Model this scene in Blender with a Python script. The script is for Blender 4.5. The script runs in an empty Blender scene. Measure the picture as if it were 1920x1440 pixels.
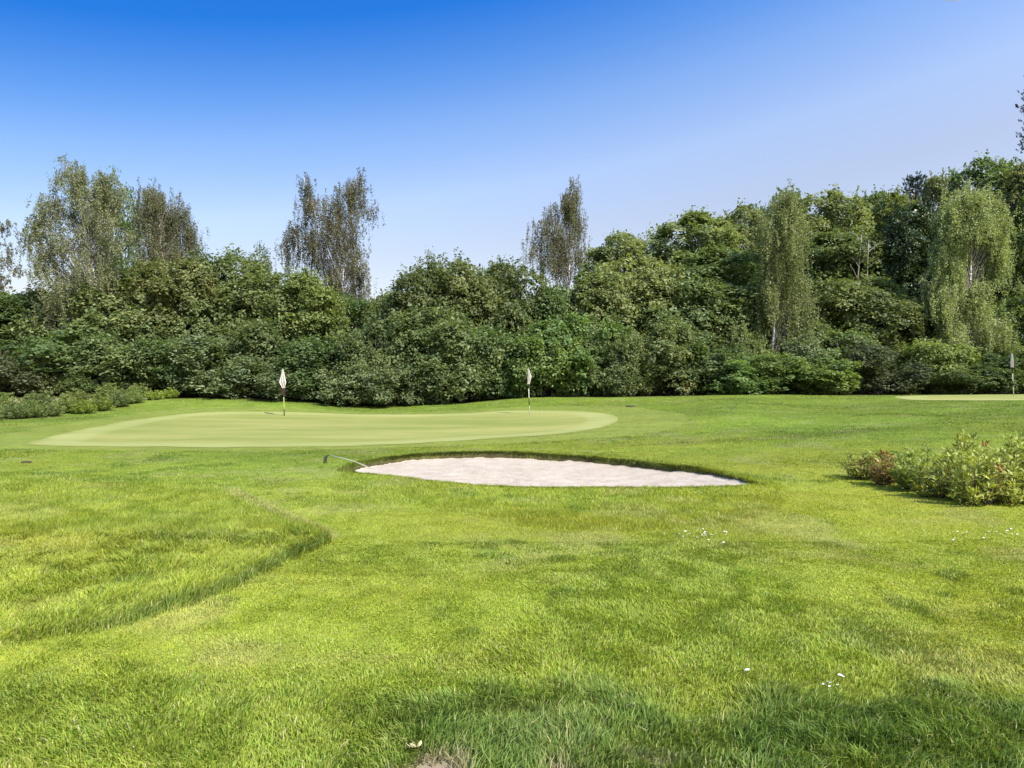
import bpy, math
import numpy as np

rad = math.radians
S = bpy.context.scene
C = S.collection

# ---------------------------------------------------------------- camera
EYE = 1.6
F = 1280.0                       # focal length in pixels of a 1920 wide frame
cam_data = bpy.data.cameras.new('camera')
cam_data.sensor_width = 36.0
cam_data.lens = 24.0
cam_data.clip_start = 0.05
cam_data.clip_end = 6000.0
cam = bpy.data.objects.new('camera', cam_data)
cam.location = (0, 0, EYE)
cam.rotation_euler = (rad(90), 0, 0)
C.objects.link(cam)
S.camera = cam

# ---------------------------------------------------------------- sky and sun
SUN_AZ = 136.0                   # degrees clockwise from the view direction
SUN_EL = 46.0
world = bpy.data.worlds.new('World')
S.world = world
world.use_nodes = True
wn = world.node_tree
bg = wn.nodes['Background']
sky = wn.nodes.new('ShaderNodeTexSky')
sky.sky_type = 'NISHITA'
sky.sun_disc = False
sky.sun_elevation = rad(SUN_EL)
sky.sun_rotation = rad(SUN_AZ)
sky.altitude = 0.0
sky.air_density = 1.0
sky.dust_density = 0.9
sky.ozone_density = 3.0
# clear summer sky: tint by height above the horizon, paler toward the right
tcw = wn.nodes.new('ShaderNodeTexCoord'); sp = wn.nodes.new('ShaderNodeSeparateXYZ')
wn.links.new(tcw.outputs['Generated'], sp.inputs[0])
ma = wn.nodes.new('ShaderNodeMath'); ma.operation = 'MULTIPLY_ADD'; ma.inputs[1].default_value = -0.16
wn.links.new(sp.outputs['X'], ma.inputs[0]); wn.links.new(sp.outputs['Z'], ma.inputs[2])
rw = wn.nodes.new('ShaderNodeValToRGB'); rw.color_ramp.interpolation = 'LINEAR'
stops = [(.08, (.80, .60, .50)), (.20, (.85, .64, .55)), (.28, (.90, .75, .70)), (.37, (.61, .67, .77)), (.43, (.33, .545, .79)), (.50, (.075, .39, .80)), (.58, (.06, .38, .80)), (.70, (1.15, 1.25, 1.35))]  # topmost stop, overhead and out of view, is brightened as added fill light
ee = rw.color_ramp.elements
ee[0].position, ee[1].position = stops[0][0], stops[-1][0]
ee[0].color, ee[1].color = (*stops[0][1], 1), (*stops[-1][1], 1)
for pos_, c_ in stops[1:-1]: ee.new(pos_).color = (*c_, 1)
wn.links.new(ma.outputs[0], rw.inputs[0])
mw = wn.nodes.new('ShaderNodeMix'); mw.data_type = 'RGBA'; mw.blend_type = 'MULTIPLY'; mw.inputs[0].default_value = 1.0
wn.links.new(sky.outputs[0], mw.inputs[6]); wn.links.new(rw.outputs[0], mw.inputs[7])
mx_ = wn.nodes.new('ShaderNodeMath'); mx_.operation = 'MULTIPLY_ADD'; mx_.inputs[1].default_value = .30; mx_.inputs[2].default_value = .93
wn.links.new(sp.outputs['X'], mx_.inputs[0])
vs_ = wn.nodes.new('ShaderNodeVectorMath'); vs_.operation = 'SCALE'
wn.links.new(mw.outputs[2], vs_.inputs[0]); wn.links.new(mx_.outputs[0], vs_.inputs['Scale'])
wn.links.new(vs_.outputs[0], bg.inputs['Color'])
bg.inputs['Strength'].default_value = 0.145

sd = bpy.data.lights.new('sun', 'SUN')
sd.energy = 3.7
sd.angle = rad(0.6)
sd.color = (1.0, 0.94, 0.84)
sun = bpy.data.objects.new('sun', sd)
az, el = rad(SUN_AZ), rad(SUN_EL)
sun_dir = np.array([math.sin(az) * math.cos(el), math.cos(az) * math.cos(el), math.sin(el)])
from mathutils import Vector
sun.rotation_euler = Vector(sun_dir).to_track_quat('Z', 'Y').to_euler()
sun.location = (30, -20, 40)
C.objects.link(sun)

S.view_settings.view_transform = 'Standard'
S.view_settings.look = 'None'
S.view_settings.exposure = 1.25
S.view_settings.gamma = 1.0
S.cycles.max_bounces = 6
S.cycles.transparent_max_bounces = 4

# ---------------------------------------------------------------- helpers
def tag(o, label=None, cat=None, group=None, kind=None):
    if label: o['label'] = label
    if cat: o['category'] = cat
    if group: o['group'] = group
    if kind: o['kind'] = kind
    return o

def thing(name, label, cat, loc=(0, 0, 0), rz=0.0, group=None):
    o = bpy.data.objects.new(name, None)
    o.empty_display_size = 0.3
    C.objects.link(o)
    o.location = loc
    o.rotation_euler = (0, 0, rz)
    return tag(o, label, cat, group)

def make_mesh(name, V, faces, mats=None, smooth=False, fattr=None, fcol=None, vattr=None, vcol=None, midx=None):
    """faces: list of integer arrays (n,3) or (n,4)"""
    me = bpy.data.meshes.new(name)
    V = np.asarray(V, dtype=np.float32)
    faces = [np.asarray(f, dtype=np.int32) for f in faces if len(f)]
    nf = sum(len(f) for f in faces)
    loops = np.concatenate([f.ravel() for f in faces])
    tot = np.concatenate([np.full(len(f), f.shape[1], dtype=np.int32) for f in faces])
    start = np.concatenate([[0], np.cumsum(tot)[:-1]]).astype(np.int32)
    me.vertices.add(len(V)); me.vertices.foreach_set('co', V.ravel())
    me.loops.add(len(loops)); me.loops.foreach_set('vertex_index', loops)
    me.polygons.add(nf)
    me.polygons.foreach_set('loop_start', start)
    me.polygons.foreach_set('loop_total', tot)
    if smooth: me.polygons.foreach_set('use_smooth', np.ones(nf, dtype=bool))
    if midx is not None: me.polygons.foreach_set('material_index', np.asarray(midx, dtype=np.int32))
    for k, dom, ty, src in (('tint', 'FACE', 'FLOAT', fattr), ('gcol', 'FACE', 'FLOAT_COLOR', fcol), ('gcol', 'POINT', 'FLOAT_COLOR', vcol)):
        if src is None: continue
        a = me.attributes.new(k, ty, dom)
        if ty == 'FLOAT':
            a.data.foreach_set('value', np.asarray(src, dtype=np.float32))
        else:
            s = np.asarray(src, dtype=np.float32)
            if s.shape[1] == 3: s = np.concatenate([s, np.ones((len(s), 1), np.float32)], 1)
            a.data.foreach_set('color', s.ravel())
    if vattr:
        for k, src in vattr.items():
            a = me.attributes.new(k, 'FLOAT', 'POINT')
            a.data.foreach_set('value', np.asarray(src, dtype=np.float32))
    me.update(calc_edges=True)
    me.validate()
    for m in (mats or []): me.materials.append(m)
    return me

def obj(name, me, parent=None):
    o = bpy.data.objects.new(name, me)
    C.objects.link(o)
    if parent: o.parent = parent
    return o

def copy_tree(o, parent=None):
    c = o.copy(); C.objects.link(c); c.parent = parent
    for ch in list(o.children): copy_tree(ch, c)
    return c

class MB:
    """collects tubes and polygons into one mesh"""
    def __init__(s): s.V, s.q, s.t, s.n = [], [], [], 0
    def tube(s, pts, rads, seg=7, cap=True):
        pts = np.asarray(pts, float); rads = np.broadcast_to(np.asarray(rads, float), (len(pts),))
        T = np.gradient(pts, axis=0); T /= np.linalg.norm(T, axis=1, keepdims=True) + 1e-9
        ref = np.array([0, 0, 1.0]) if abs(T[0, 2]) < .9 else np.array([1.0, 0, 0])
        rings = []
        for p, t, r in zip(pts, T, rads):
            a = np.cross(t, ref); a /= np.linalg.norm(a) + 1e-9
            b = np.cross(t, a)
            th = np.linspace(0, 2 * np.pi, seg, endpoint=False)
            rings.append(p + r * (np.cos(th)[:, None] * a + np.sin(th)[:, None] * b))
        base = s.n
        s.V.append(np.concatenate(rings)); m = len(pts)
        i = np.arange(m - 1)[:, None] * seg; j = np.arange(seg)[None]; k = (j + 1) % seg
        s.q.append((np.stack([i + j, i + k, i + seg + k, i + seg + j], -1).reshape(-1, 4) + base))
        s.n += m * seg
        if cap:
            for e, off in ((0, 0), (m - 1, (m - 1) * seg)):
                s.V.append(pts[e][None]); c = s.n; s.n += 1
                jj = np.arange(seg)
                f = np.stack([np.full(seg, c), base + off + jj, base + off + (jj + 1) % seg], -1)
                s.t.append(f if e else f[:, ::-1])
    def poly(s, V, quads=None, tris=None):
        s.V.append(np.asarray(V, float))
        if quads is not None: s.q.append(np.asarray(quads) + s.n)
        if tris is not None: s.t.append(np.asarray(tris) + s.n)
        s.n += len(V)
    def mesh(s, name, mats, smooth=True):
        f = []
        if s.q: f.append(np.concatenate(s.q))
        if s.t: f.append(np.concatenate(s.t))
        return make_mesh(name, np.concatenate(s.V), f, mats, smooth)

def unit(a): return a / (np.linalg.norm(a, axis=-1, keepdims=True) + 1e-9)

# value noise ------------------------------------------------------------
def vnoise(x, y, seed=0):
    xi = np.floor(x).astype(np.int64); yi = np.floor(y).astype(np.int64)
    fx = x - xi; fy = y - yi
    fx = fx * fx * (3 - 2 * fx); fy = fy * fy * (3 - 2 * fy)
    def h(a, b):
        n = (a * 374761393 + b * 668265263 + seed * 1442695041) & 0x7fffffff
        n = ((n ^ (n >> 13)) * 1274126177) & 0x7fffffff
        n = (n ^ (n >> 16)) & 0xffff
        return n / 65535.0
    return (h(xi, yi) * (1 - fx) + h(xi + 1, yi) * fx) * (1 - fy) + (h(xi, yi + 1) * (1 - fx) + h(xi + 1, yi + 1) * fx) * fy
def fbm(x, y, scale, seed=0, oct=3):
    s = 0; a = 1; t = 0
    for o in range(oct):
        s = s + a * vnoise(x / scale * 2 ** o + 17.3 * o, y / scale * 2 ** o - 9.1 * o, seed + o); t += a; a *= .5
    return s / t
def sstep(a, b, x):
    t = np.clip((x - a) / (b - a), 0, 1); return t * t * (3 - 2 * t)

# survey of the place: photograph pixel + distance -> metres -------------
def flat(px, py, z=0.0):
    Y = (EYE - z) * F / (py - 720.0)
    return ((px - 960.0) / F * Y, Y)
def pt(px, py, Y): return ((px - 960) / F * Y, Y, EYE - (py - 720) / F * Y)
def smooth_closed(P, n=160):
    P = np.asarray(P, float); m = len(P)
    out = []
    for i in range(m):
        p0, p1, p2, p3 = P[i - 1], P[i], P[(i + 1) % m], P[(i + 2) % m]
        t = np.linspace(0, 1, max(2, n // m), endpoint=False)[:, None]
        out.append(.5 * ((2 * p1) + (-p0 + p2) * t + (2 * p0 - 5 * p1 + 4 * p2 - p3) * t * t + (-p0 + 3 * p1 - 3 * p2 + p3) * t ** 3))
    return np.concatenate(out)
def sdf(poly, x, y, far=3.0):
    """signed distance, negative inside; clipped to +far outside the bounding box"""
    d = np.full(x.shape, far)
    mn = poly.min(0) - far; mx = poly.max(0) + far
    sel = (x > mn[0]) & (x < mx[0]) & (y > mn[1]) & (y < mx[1])
    px, py = x[sel], y[sel]
    if len(px) == 0: return d
    best = np.full(px.shape, 1e9); ins = np.zeros(px.shape, bool)
    for a, b in zip(poly, np.roll(poly, -1, 0)):
        e = b - a; L = e @ e + 1e-12
        t = np.clip(((px - a[0]) * e[0] + (py - a[1]) * e[1]) / L, 0, 1)
        best = np.minimum(best, (px - a[0] - t * e[0]) ** 2 + (py - a[1] - t * e[1]) ** 2)
        if a[1] != b[1]:
            c = ((a[1] > py) != (b[1] > py)) & (px < (b[0] - a[0]) * (py - a[1]) / (b[1] - a[1]) + a[0])
            ins ^= c
    d[sel] = np.where(ins, -1, 1) * np.sqrt(best)
    return d

# ---------------------------------------------------------------- terrain
PXC = np.array([-2500, -600, 0, 330, 530, 700, 850, 1000, 1200, 1400, 1600, 1750, 1920, 2600, 4500], float)
YK = np.array([0, 9, 13, 17, 24, 30, 34, 37, 40, 46, 60, 120, 3000], float)
ZT = np.array([
    [0, 0, 0, 0.0, .10, .30, .60, .90, 1.0, 1.0, 1.0, 1.0, 1.0],
    [0, 0, 0, 0.0, .10, .30, .60, .90, 1.0, 1.0, 1.0, 1.0, 1.0],
    [0, 0, 0, 0.0, .04, .22, .50, .80, .88, .9, .9, .9, .9],
    [0, 0, 0, 0.0, .00, .06, .38, .78, .86, .9, .9, .9, .9],
    [0, 0, 0, 0.0, .00, .00, .20, .66, .78, .7, .7, .7, .7],
    [0, 0, 0, 0.0, .00, .00, .12, .31, .36, .4, .5, .6, .6],
    [0, 0, 0, 0.0, .00, .03, .22, .50, .52, .5, .5, .6, .6],
    [0, 0, 0, 0.0, .00, .10, .42, .86, .88, .8, .8, .8, .8],
    [0, 0, 0, .02, .15, .36, .62, .88, .90, .9, .9, .9, .9],
    [0, 0, 0, .14, .42, .72, .93, 1.02, .96, .9, .9, .9, .9],
    [0, 0, .07, .26, .55, .79, .92, .96, .96, .9, .9, .9, .9],
    [0, .02, .18, .38, .62, .84, .96, 1.0, .98, .9, .9, .9, .9],
    [0, .05, .30, .46, .68, .88, .98, 1.02, 1.0, 1., 1., 1., 1.],
    [0, .10, .50, .70, .90, 1.0, 1.1, 1.1, 1.1, 1.1, 1.1, 1.1, 1.1],
    [0, .10, .50, .70, .90, 1.0, 1.1, 1.1, 1.1, 1.1, 1.1, 1.1, 1.1]])

BUNKER = smooth_closed([flat(*p) for p in [(640, 885), (664, 875), (700, 866), (745, 860), (800, 856), (870, 854), (960, 854), (1050, 858), (1150, 865),
          (1250, 876), (1330, 886), (1405, 904), (1424, 913), (1340, 917), (1220, 918), (1100, 918), (1000, 916), (900, 913), (810, 905), (740, 897), (680, 891)]], 210)
GREEN = smooth_closed([(-12.9, 18.2), (-11.6, 17.5), (-9.0, 17.15), (-6.0, 17.3), (-3.0, 18.2), (-.4, 19.8), (1.6, 21.6), (3.2, 23.8), (4.2, 27.0), (4.1, 30.2), (2.6, 32.2),
          (.0, 32.9), (-4.5, 32.8), (-8.6, 33.4), (-12.6, 33.6), (-15.2, 32.0), (-15.9, 28.5), (-15.1, 24.6), (-14.1, 21.0)], 200)
FRINGE = smooth_closed([(-14.6, 17.6), (-12.4, 16.6), (-9.0, 16.3), (-5.6, 16.5), (-2.5, 17.4), (.6, 18.6), (3.4, 20.2), (5.3, 22.4), (6.6, 26.0), (6.6, 30.5), (4.6, 33.4),
          (.0, 34.2), (-4.5, 34.2), (-8.6, 34.8), (-13.2, 35.2), (-17.0, 33.4), (-17.6, 28.5), (-16.6, 23.8), (-15.6, 19.8)], 200)
GREEN_R = smooth_closed([(18.5, 31.6), (21.5, 30.4), (26.0, 29.8), (31.0, 30.6), (32.0, 34.0), (29.0, 36.3), (24.0, 36.7), (20.0, 35.3)], 160)
ROUGH = smooth_closed([flat(*p) for p in [(618, 1003), (565, 1040), (480, 1085), (400, 1122), (310, 1150), (190, 1185), (0, 1210), (-350, 1240), (-700, 1120), (-700, 890),
          (-200, 885), (60, 885), (230, 893), (420, 912), (520, 955)]], 150)
COLLAR = smooth_closed([flat(*p) for p in [(600, 905), (640, 893), (650, 872), (760, 851), (960, 846), (1150, 855), (1320, 876), (1450, 905), (1440, 960), (1250, 990), (1000, 985), (850, 960), (700, 928)]], 130)

def axis(parts):
    a = []
    for lo, hi, st in parts: a.append(np.arange(lo, hi - 1e-6, st))
    return np.concatenate(a + [[parts[-1][1]]])
GX = axis([(-3000, -400, 400), (-400, -90, 40), (-90, -34, 4), (-34, -12, .45), (-12, -3.9, .15), (-3.9, 5.2, .027), (5.2, 12, .15), (12, 34, .45), (34, 90, 4), (90, 400, 40), (400, 3000, 400)])
GY = axis([(-3000, -400, 400), (-400, -60, 40), (-60, 0, 5), (0, 9.6, .12), (9.6, 16.2, .027), (16.2, 40, .22), (40, 70, 1), (70, 400, 30), (400, 3000, 400)])
XX, YY = np.meshgrid(GX, GY)
def base_z(x, y):
    Yc = np.clip(y, 0.0, 2999)
    px = np.clip(960 + F * x / np.maximum(Yc, 6.0), PXC[0], PXC[-1])
    # smoothstep-free bilinear lookup on the survey table
    ci = np.clip(np.searchsorted(PXC, px, 'right') - 1, 0, len(PXC) - 2)
    ri = np.clip(np.searchsorted(YK, Yc, 'right') - 1, 0, len(YK) - 2)
    fx = (px - PXC[ci]) / (PXC[ci + 1] - PXC[ci]); fy = (Yc - YK[ri]) / (YK[ri + 1] - YK[ri])
    fx = fx * fx * (3 - 2 * fx)
    return (ZT[ci, ri] * (1 - fx) + ZT[ci + 1, ri] * fx) * (1 - fy) + (ZT[ci, ri + 1] * (1 - fx) + ZT[ci + 1, ri + 1] * fx) * fy
Z0 = np.zeros_like(XX)
offs = [(dx, dy) for dx in (-1.0, -.4, .4, 1.0) for dy in (-1.4, -.5, .5, 1.4)]
for dx, dy in offs: Z0 += base_z(XX + dx, YY + dy) / len(offs)
near = np.exp(-(XX ** 2 + (YY - 8) ** 2) / 60 ** 2)
Z0 += near * ((fbm(XX, YY, 4.0, 3) - .5) * .10 + (fbm(XX, YY, .9, 11) - .5) * .035)
# rolling swell between the bunker and the upper green
_m = sstep(3.5, 8, XX) * sstep(16, 22, YY) * sstep(36.5, 33, YY) * sstep(.0, 2.5, sdf(GREEN_R, XX, YY, 4.0)) * sstep(60, 40, XX)
Z0 += _m * (fbm(XX + 3, YY, 5.5, 404, 2) - .5) * .62
# the mounded turf on the left and round the bunker
_w = sstep(-3.7, -2.3, XX + .9 * np.maximum(YY - 4.9, 0)) * sstep(7.7, 6.9, YY)
Z0 += .05 * sstep(.03, -.12, sdf(ROUGH, XX, YY)) * _w + .05 * sstep(.3, -1.5, sdf(ROUGH, XX, YY)) * (1 - _w)
bd = sdf(BUNKER, XX, YY)
Z0 += .05 * sstep(.5, .05, bd) * sstep(-.02, .02, bd - .0)
ZG = Z0 - .50 * np.clip(-bd / .15, 0, 1) ** .8

def interp(Zarr, x, y):
    i = np.clip(np.searchsorted(GX, x, 'right') - 1, 0, len(GX) - 2); j = np.clip(np.searchsorted(GY, y, 'right') - 1, 0, len(GY) - 2)
    fx = (x - GX[i]) / (GX[i + 1] - GX[i]); fy = (y - GY[j]) / (GY[j + 1] - GY[j])
    return (Zarr[j, i] * (1 - fx) + Zarr[j, i + 1] * fx) * (1 - fy) + (Zarr[j + 1, i] * (1 - fx) + Zarr[j + 1, i + 1] * fx) * fy
def zg(x, y): return interp(ZG, np.asarray(x, float), np.asarray(y, float))
def zf(x, y): return float(zg(np.array([x]), np.array([y]))[0])

# turf: own colour, height and cover of the grass at any spot -------------
MOWN = np.array([.326, .342, .040]); LUSH = np.array([.226, .298, .038]); DEEP = np.array([.098, .172, .036]); STRAW = np.array([.44, .39, .18]); SOIL = np.array([.38, .285, .20])
def band_mask(x, y):
    """the unmown strip nearest the viewer, with a ragged far edge"""
    e = 3.62 + .34 * (fbm(x, y, .45, 41, 4) - .5) * 2 - .10 * np.sin(x * 1.1)
    e = e + np.where(x < -.55, (-.55 - x) * .02, 0)
    return sstep(e + .26, e - .26, y) * (0.35 + .65 * sstep(-.95, -.3, x)) * (1 - .55 * sstep(2.85, 2.62, y))
def turf(x, y):
    big = fbm(x, y, 5.0, 1); mid = fbm(x, y, 1.1, 5); fine = fbm(x, y, .28, 9)
    stretch = fbm(x * .35, y, 1.6, 21)
    ro = sstep(.03, -.03, sdf(ROUGH, x, y) + (fine - .5) * .05) * (.25 + .75 * sstep(-3.7, -2.3, x + .9 * np.maximum(y - 4.9, 0))) * (.30 + .70 * sstep(8.6, 7.0, y))
    co = sstep(.12, -.12, sdf(COLLAR, x, y) + (fine - .5) * .2)
    ba = band_mask(x, y)
    fr = sstep(.12, -.12, sdf(FRINGE, x, y)); fr_r = sstep(.2, -1.0, sdf(GREEN_R, x, y))
    fr = np.maximum(fr, fr_r)
    tuft = np.maximum(sstep(.60, .74, mid * .55 + fine * .45), 1.1 * sstep(.64, .84, fbm(x, y * .8, .42, 205, 2)) * sstep(8, 6, y)) * (1 - fr)
    # lush tongue right of centre
    tong = sstep(.44, .66, fbm(x, y, 1.9, 77) + .28 * np.exp(-((x - 1.25) / 1.2) ** 2 - ((y - 5.6) / 1.4) ** 2) - .06)
    long_ = np.clip(np.maximum.reduce([ro * (1.15 + .40 * mid), co * .45, ba * (.75 + .6 * fine), tuft * .40, tong * .35 * (1 - fr)]), 0, 1.55)
    g = sstep(.25, .75, .45 * big + .35 * stretch + .2 * fine + .02 + .16 * sstep(15, 26, y) + .04 * sstep(6.5, 4.5, y))
    col = MOWN * (1 - g)[..., None] + LUSH * g[..., None]
    dk = np.clip(np.maximum.reduce([ba * (.52 + .55 * (fine - .3)), tuft * .34, tong * .11, ro * (.02 + .16 * sstep(.46, .72, fbm(x * .6, y, 1.5, 55)))]), 0, 1)
    col = col * (1 - dk)[..., None] + DEEP * dk[..., None]
    st = sstep(.55, .78, fbm(x, y, .8, 61)) * (1 - dk) * (1 - fr) * (1 - ro) * .30
    col = col * (1 - st)[..., None] + (STRAW * .85) * st[..., None]
    col = col * (.88 + .26 * stretch)[..., None]
    sk = fbm(x * .22 + y * .05, y, 1.5, 301, 4); w_ = sstep(11, 18, y)
    col = col * (1 + w_ * (sk - .5) * .62)[..., None]
    # darker colour further off, standing in for blade self-shadow lost with distance
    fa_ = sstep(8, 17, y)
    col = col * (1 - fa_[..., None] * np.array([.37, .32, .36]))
    ne_ = sstep(6.8, 5.0, y) * (1 - ba)      # brighter, yellower turf close to the viewer, outside the unmown strip
    col = col * (1 + ne_[..., None] * np.array([.19, .13, .06]))
    col = col * (1 - fr * .55)[..., None] + np.array([.225, .252, .056]) * (fr * .55)[..., None]
    edge_ = ro * sstep(.13, .02, -sdf(ROUGH, x, y)) * sstep(-3.5, -2.4, x) * sstep(7.4, 6.9, y) * .62
    col = col * (1 - edge_)[..., None] + np.array([.060, .125, .028]) * edge_[..., None]
    # bare earth: in front of the viewer, and the worn mowing track by the rough
    soil = sstep(.40, .54, fbm(x, y, .30, 91) + .10 * sstep(2.95, 2.70, y)) * sstep(3.02, 2.84, y) * sstep(-.75, -.55, x) * sstep(.85, .55, x)
    a = np.array(flat(430, 916)); b = np.array(flat(622, 1002)); e = b - a
    t = np.clip(((x - a[0]) * e[0] + (y - a[1]) * e[1]) / (e @ e), 0, 1)
    dl = np.hypot(x - a[0] - t * e[0], y - a[1] - t * e[1])
    track = sstep(.20, .02, dl + (fine - .5) * .16) * .55
    soil = np.maximum(soil, track * .5)
    bankx = sstep(-19.6, -20.6, x + (fbm(x, y, 1.6, 33) - .5) * 2.2) * sstep(24, 27, y)
    soil = np.maximum(soil, bankx * sstep(.40, .62, fbm(x, y, 1.3, 35)))
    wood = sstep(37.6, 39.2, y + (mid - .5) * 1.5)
    tf = fbm(x, y, .10, 123, 2)
    h = (.014 + .052 * long_ + .010 * fine) * (.55 + .95 * tf)
    col = col * (.80 + .36 * tf)[..., None]
    h = h * (1 - fr * .55)
    h = np.where(bankx > .5, .07, h)
    cover = np.clip(1 - soil * 1.05, 0, 1) * (1 - wood)
    col = col * (1 - soil)[..., None] + (SOIL * (.75 + .5 * fine)[..., None]) * soil[..., None]
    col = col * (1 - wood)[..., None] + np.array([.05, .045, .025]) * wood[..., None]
    return col, h, cover, fr

# ---------------------------------------------------------------- materials
def nt(name):
    m = bpy.data.materials.new(name); m.use_nodes = True
    return m, m.node_tree, m.node_tree.nodes['Principled BSDF']
def plain(name, col, rough=.6, noise=.0, scale=20.0, spec=.4):
    m, t, p = nt(name)
    p.inputs['Roughness'].default_value = rough
    p.inputs['Specular IOR Level'].default_value = spec
    tc = t.nodes.new('ShaderNodeTexCoord'); nz = t.nodes.new('ShaderNodeTexNoise')
    nz.inputs['Scale'].default_value = scale; nz.inputs['Detail'].default_value = 4
    t.links.new(tc.outputs['Object'], nz.inputs['Vector'])
    mx = t.nodes.new('ShaderNodeMix'); mx.data_type = 'RGBA'
    c = np.array(col)
    mx.inputs[6].default_value = (*np.clip(c * (1 - noise), 0, 1), 1); mx.inputs[7].default_value = (*np.clip(c * (1 + noise), 0, 1), 1)
    t.links.new(nz.outputs['Fac'], mx.inputs[0]); t.links.new(mx.outputs[2], p.inputs['Base Color'])
    return m

def leaf_mat(name, dark, light, accent=None, trans=.38, rough=.5, spec=.25):
    """leaf colour from the leaf's own random tint, a slow drift through the crown and the plant's own hue"""
    m, t, p = nt(name)
    N, L = t.nodes, t.links
    at = N.new('ShaderNodeAttribute'); at.attribute_name = 'tint'
    tc = N.new('ShaderNodeTexCoord'); nz = N.new('ShaderNodeTexNoise'); nz.inputs['Scale'].default_value = .55; nz.inputs['Detail'].default_value = 2
    L.new(tc.outputs['Object'], nz.inputs['Vector'])
    oi = N.new('ShaderNodeObjectInfo')
    a1 = N.new('ShaderNodeMath'); a1.operation = 'MULTIPLY_ADD'; a1.inputs[1].default_value = .55
    L.new(at.outputs['Fac'], a1.inputs[0])
    a2 = N.new('ShaderNodeMath'); a2.operation = 'MULTIPLY'; a2.inputs[1].default_value = .50
    L.new(nz.outputs['Fac'], a2.inputs[0]); L.new(a2.outputs[0], a1.inputs[2])
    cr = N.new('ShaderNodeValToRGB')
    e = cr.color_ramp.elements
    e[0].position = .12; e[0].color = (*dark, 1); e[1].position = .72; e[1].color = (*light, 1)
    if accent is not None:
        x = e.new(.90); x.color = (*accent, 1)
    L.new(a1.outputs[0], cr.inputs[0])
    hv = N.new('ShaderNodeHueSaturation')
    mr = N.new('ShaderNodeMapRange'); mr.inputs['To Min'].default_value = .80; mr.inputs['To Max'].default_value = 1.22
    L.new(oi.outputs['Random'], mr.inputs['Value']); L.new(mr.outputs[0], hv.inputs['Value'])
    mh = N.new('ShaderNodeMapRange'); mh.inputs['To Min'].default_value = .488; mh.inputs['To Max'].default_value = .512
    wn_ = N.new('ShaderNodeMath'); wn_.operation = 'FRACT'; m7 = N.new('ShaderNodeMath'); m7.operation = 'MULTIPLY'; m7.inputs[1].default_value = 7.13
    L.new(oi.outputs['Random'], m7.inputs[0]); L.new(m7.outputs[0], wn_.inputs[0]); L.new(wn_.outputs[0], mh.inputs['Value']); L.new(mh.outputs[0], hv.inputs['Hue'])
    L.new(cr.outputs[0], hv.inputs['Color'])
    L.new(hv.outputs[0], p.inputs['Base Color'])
    p.inputs['Roughness'].default_value = rough; p.inputs['Specular IOR Level'].default_value = spec
    tr = N.new('ShaderNodeBsdfTranslucent'); ga = N.new('ShaderNodeMix'); ga.data_type = 'RGBA'; ga.blend_type = 'MULTIPLY'; ga.inputs[0].default_value = 1
    ga.inputs[7].default_value = (1.35, 1.35, .55, 1)
    L.new(hv.outputs[0], ga.inputs[6]); L.new(ga.outputs[2], tr.inputs['Color'])
    ms = N.new('ShaderNodeMixShader'); ms.inputs[0].default_value = trans
    L.new(p.outputs[0], ms.inputs[1]); L.new(tr.outputs[0], ms.inputs[2])
    L.new(ms.outputs[0], N['Material Output'].inputs['Surface'])
    return m

M = {}
M['maple'] = leaf_mat('leaf_mid_green', (0.054, 0.091, 0.037), (0.176, 0.218, 0.080), (0.329, 0.297, 0.118))
M['dark'] = leaf_mat('leaf_dark_green', (0.048, 0.086, 0.034), (0.143, 0.199, 0.066), (0.242, 0.286, 0.102))
M['olive'] = leaf_mat('leaf_olive', (0.083, 0.114, 0.046), (0.236, 0.264, 0.097), (0.394, 0.345, 0.149))
M['willow'] = leaf_mat('leaf_grey_green', (0.077, 0.116, 0.055), (0.218, 0.254, 0.119), (0.334, 0.344, 0.190))
M['bright'] = leaf_mat('leaf_bright_green', (0.072, 0.130, 0.041), (0.204, 0.280, 0.081), (0.321, 0.364, 0.148))
M['yellow'] = leaf_mat('leaf_yellow_green', (0.085, 0.121, 0.035), (0.218, 0.255, 0.077), (0.337, 0.318, 0.128))
M['blue'] = leaf_mat('leaf_blue_green', (0.053, 0.077, 0.040), (0.146, 0.168, 0.086), (0.214, 0.217, 0.123))
M['holly'] = leaf_mat('leaf_blackish', (0.020, 0.040, 0.014), (0.059, 0.089, 0.032), (0.116, 0.153, 0.065), trans=.12, rough=.35)
M['birch'] = leaf_mat('leaf_birch', (0.093, 0.107, 0.055), (0.235, 0.246, 0.130), (0.320, 0.269, 0.174))
M['birchdark'] = leaf_mat('leaf_birch_autumn', (0.084, 0.082, 0.045), (0.185, 0.175, 0.090), (0.320, 0.175, 0.098))
M['weep'] = leaf_mat('leaf_pale_birch', (0.120, 0.145, 0.063), (0.302, 0.338, 0.152), (0.407, 0.399, 0.205))
M['heather'] = leaf_mat('leaf_brownish', (0.090, 0.116, 0.040), (0.200, 0.248, 0.086), (0.282, 0.287, 0.128))
M['pine'] = leaf_mat('needle_dark', (.012, .026, .016), (.034, .060, .034), (.06, .09, .05), trans=.1)
M['rhodo'] = leaf_mat('leaf_glossy', (0.095, 0.135, 0.028), (0.345, 0.381, 0.077), (0.574, 0.492, 0.126), trans=.25, rough=.55)
M['weed'] = leaf_mat('leaf_weed', (0.110, 0.149, 0.047), (0.268, 0.330, 0.098), (0.357, 0.396, 0.119))
M['weedbright'] = leaf_mat('leaf_weed_bright', (.110, .160, .030), (.26, .34, .060), (.36, .38, .08))
M['rust'] = leaf_mat('leaf_rusty', (0.125, 0.105, 0.030), (0.325, 0.210, 0.060), (0.500, 0.280, 0.084), trans=.25, rough=.4)
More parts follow.
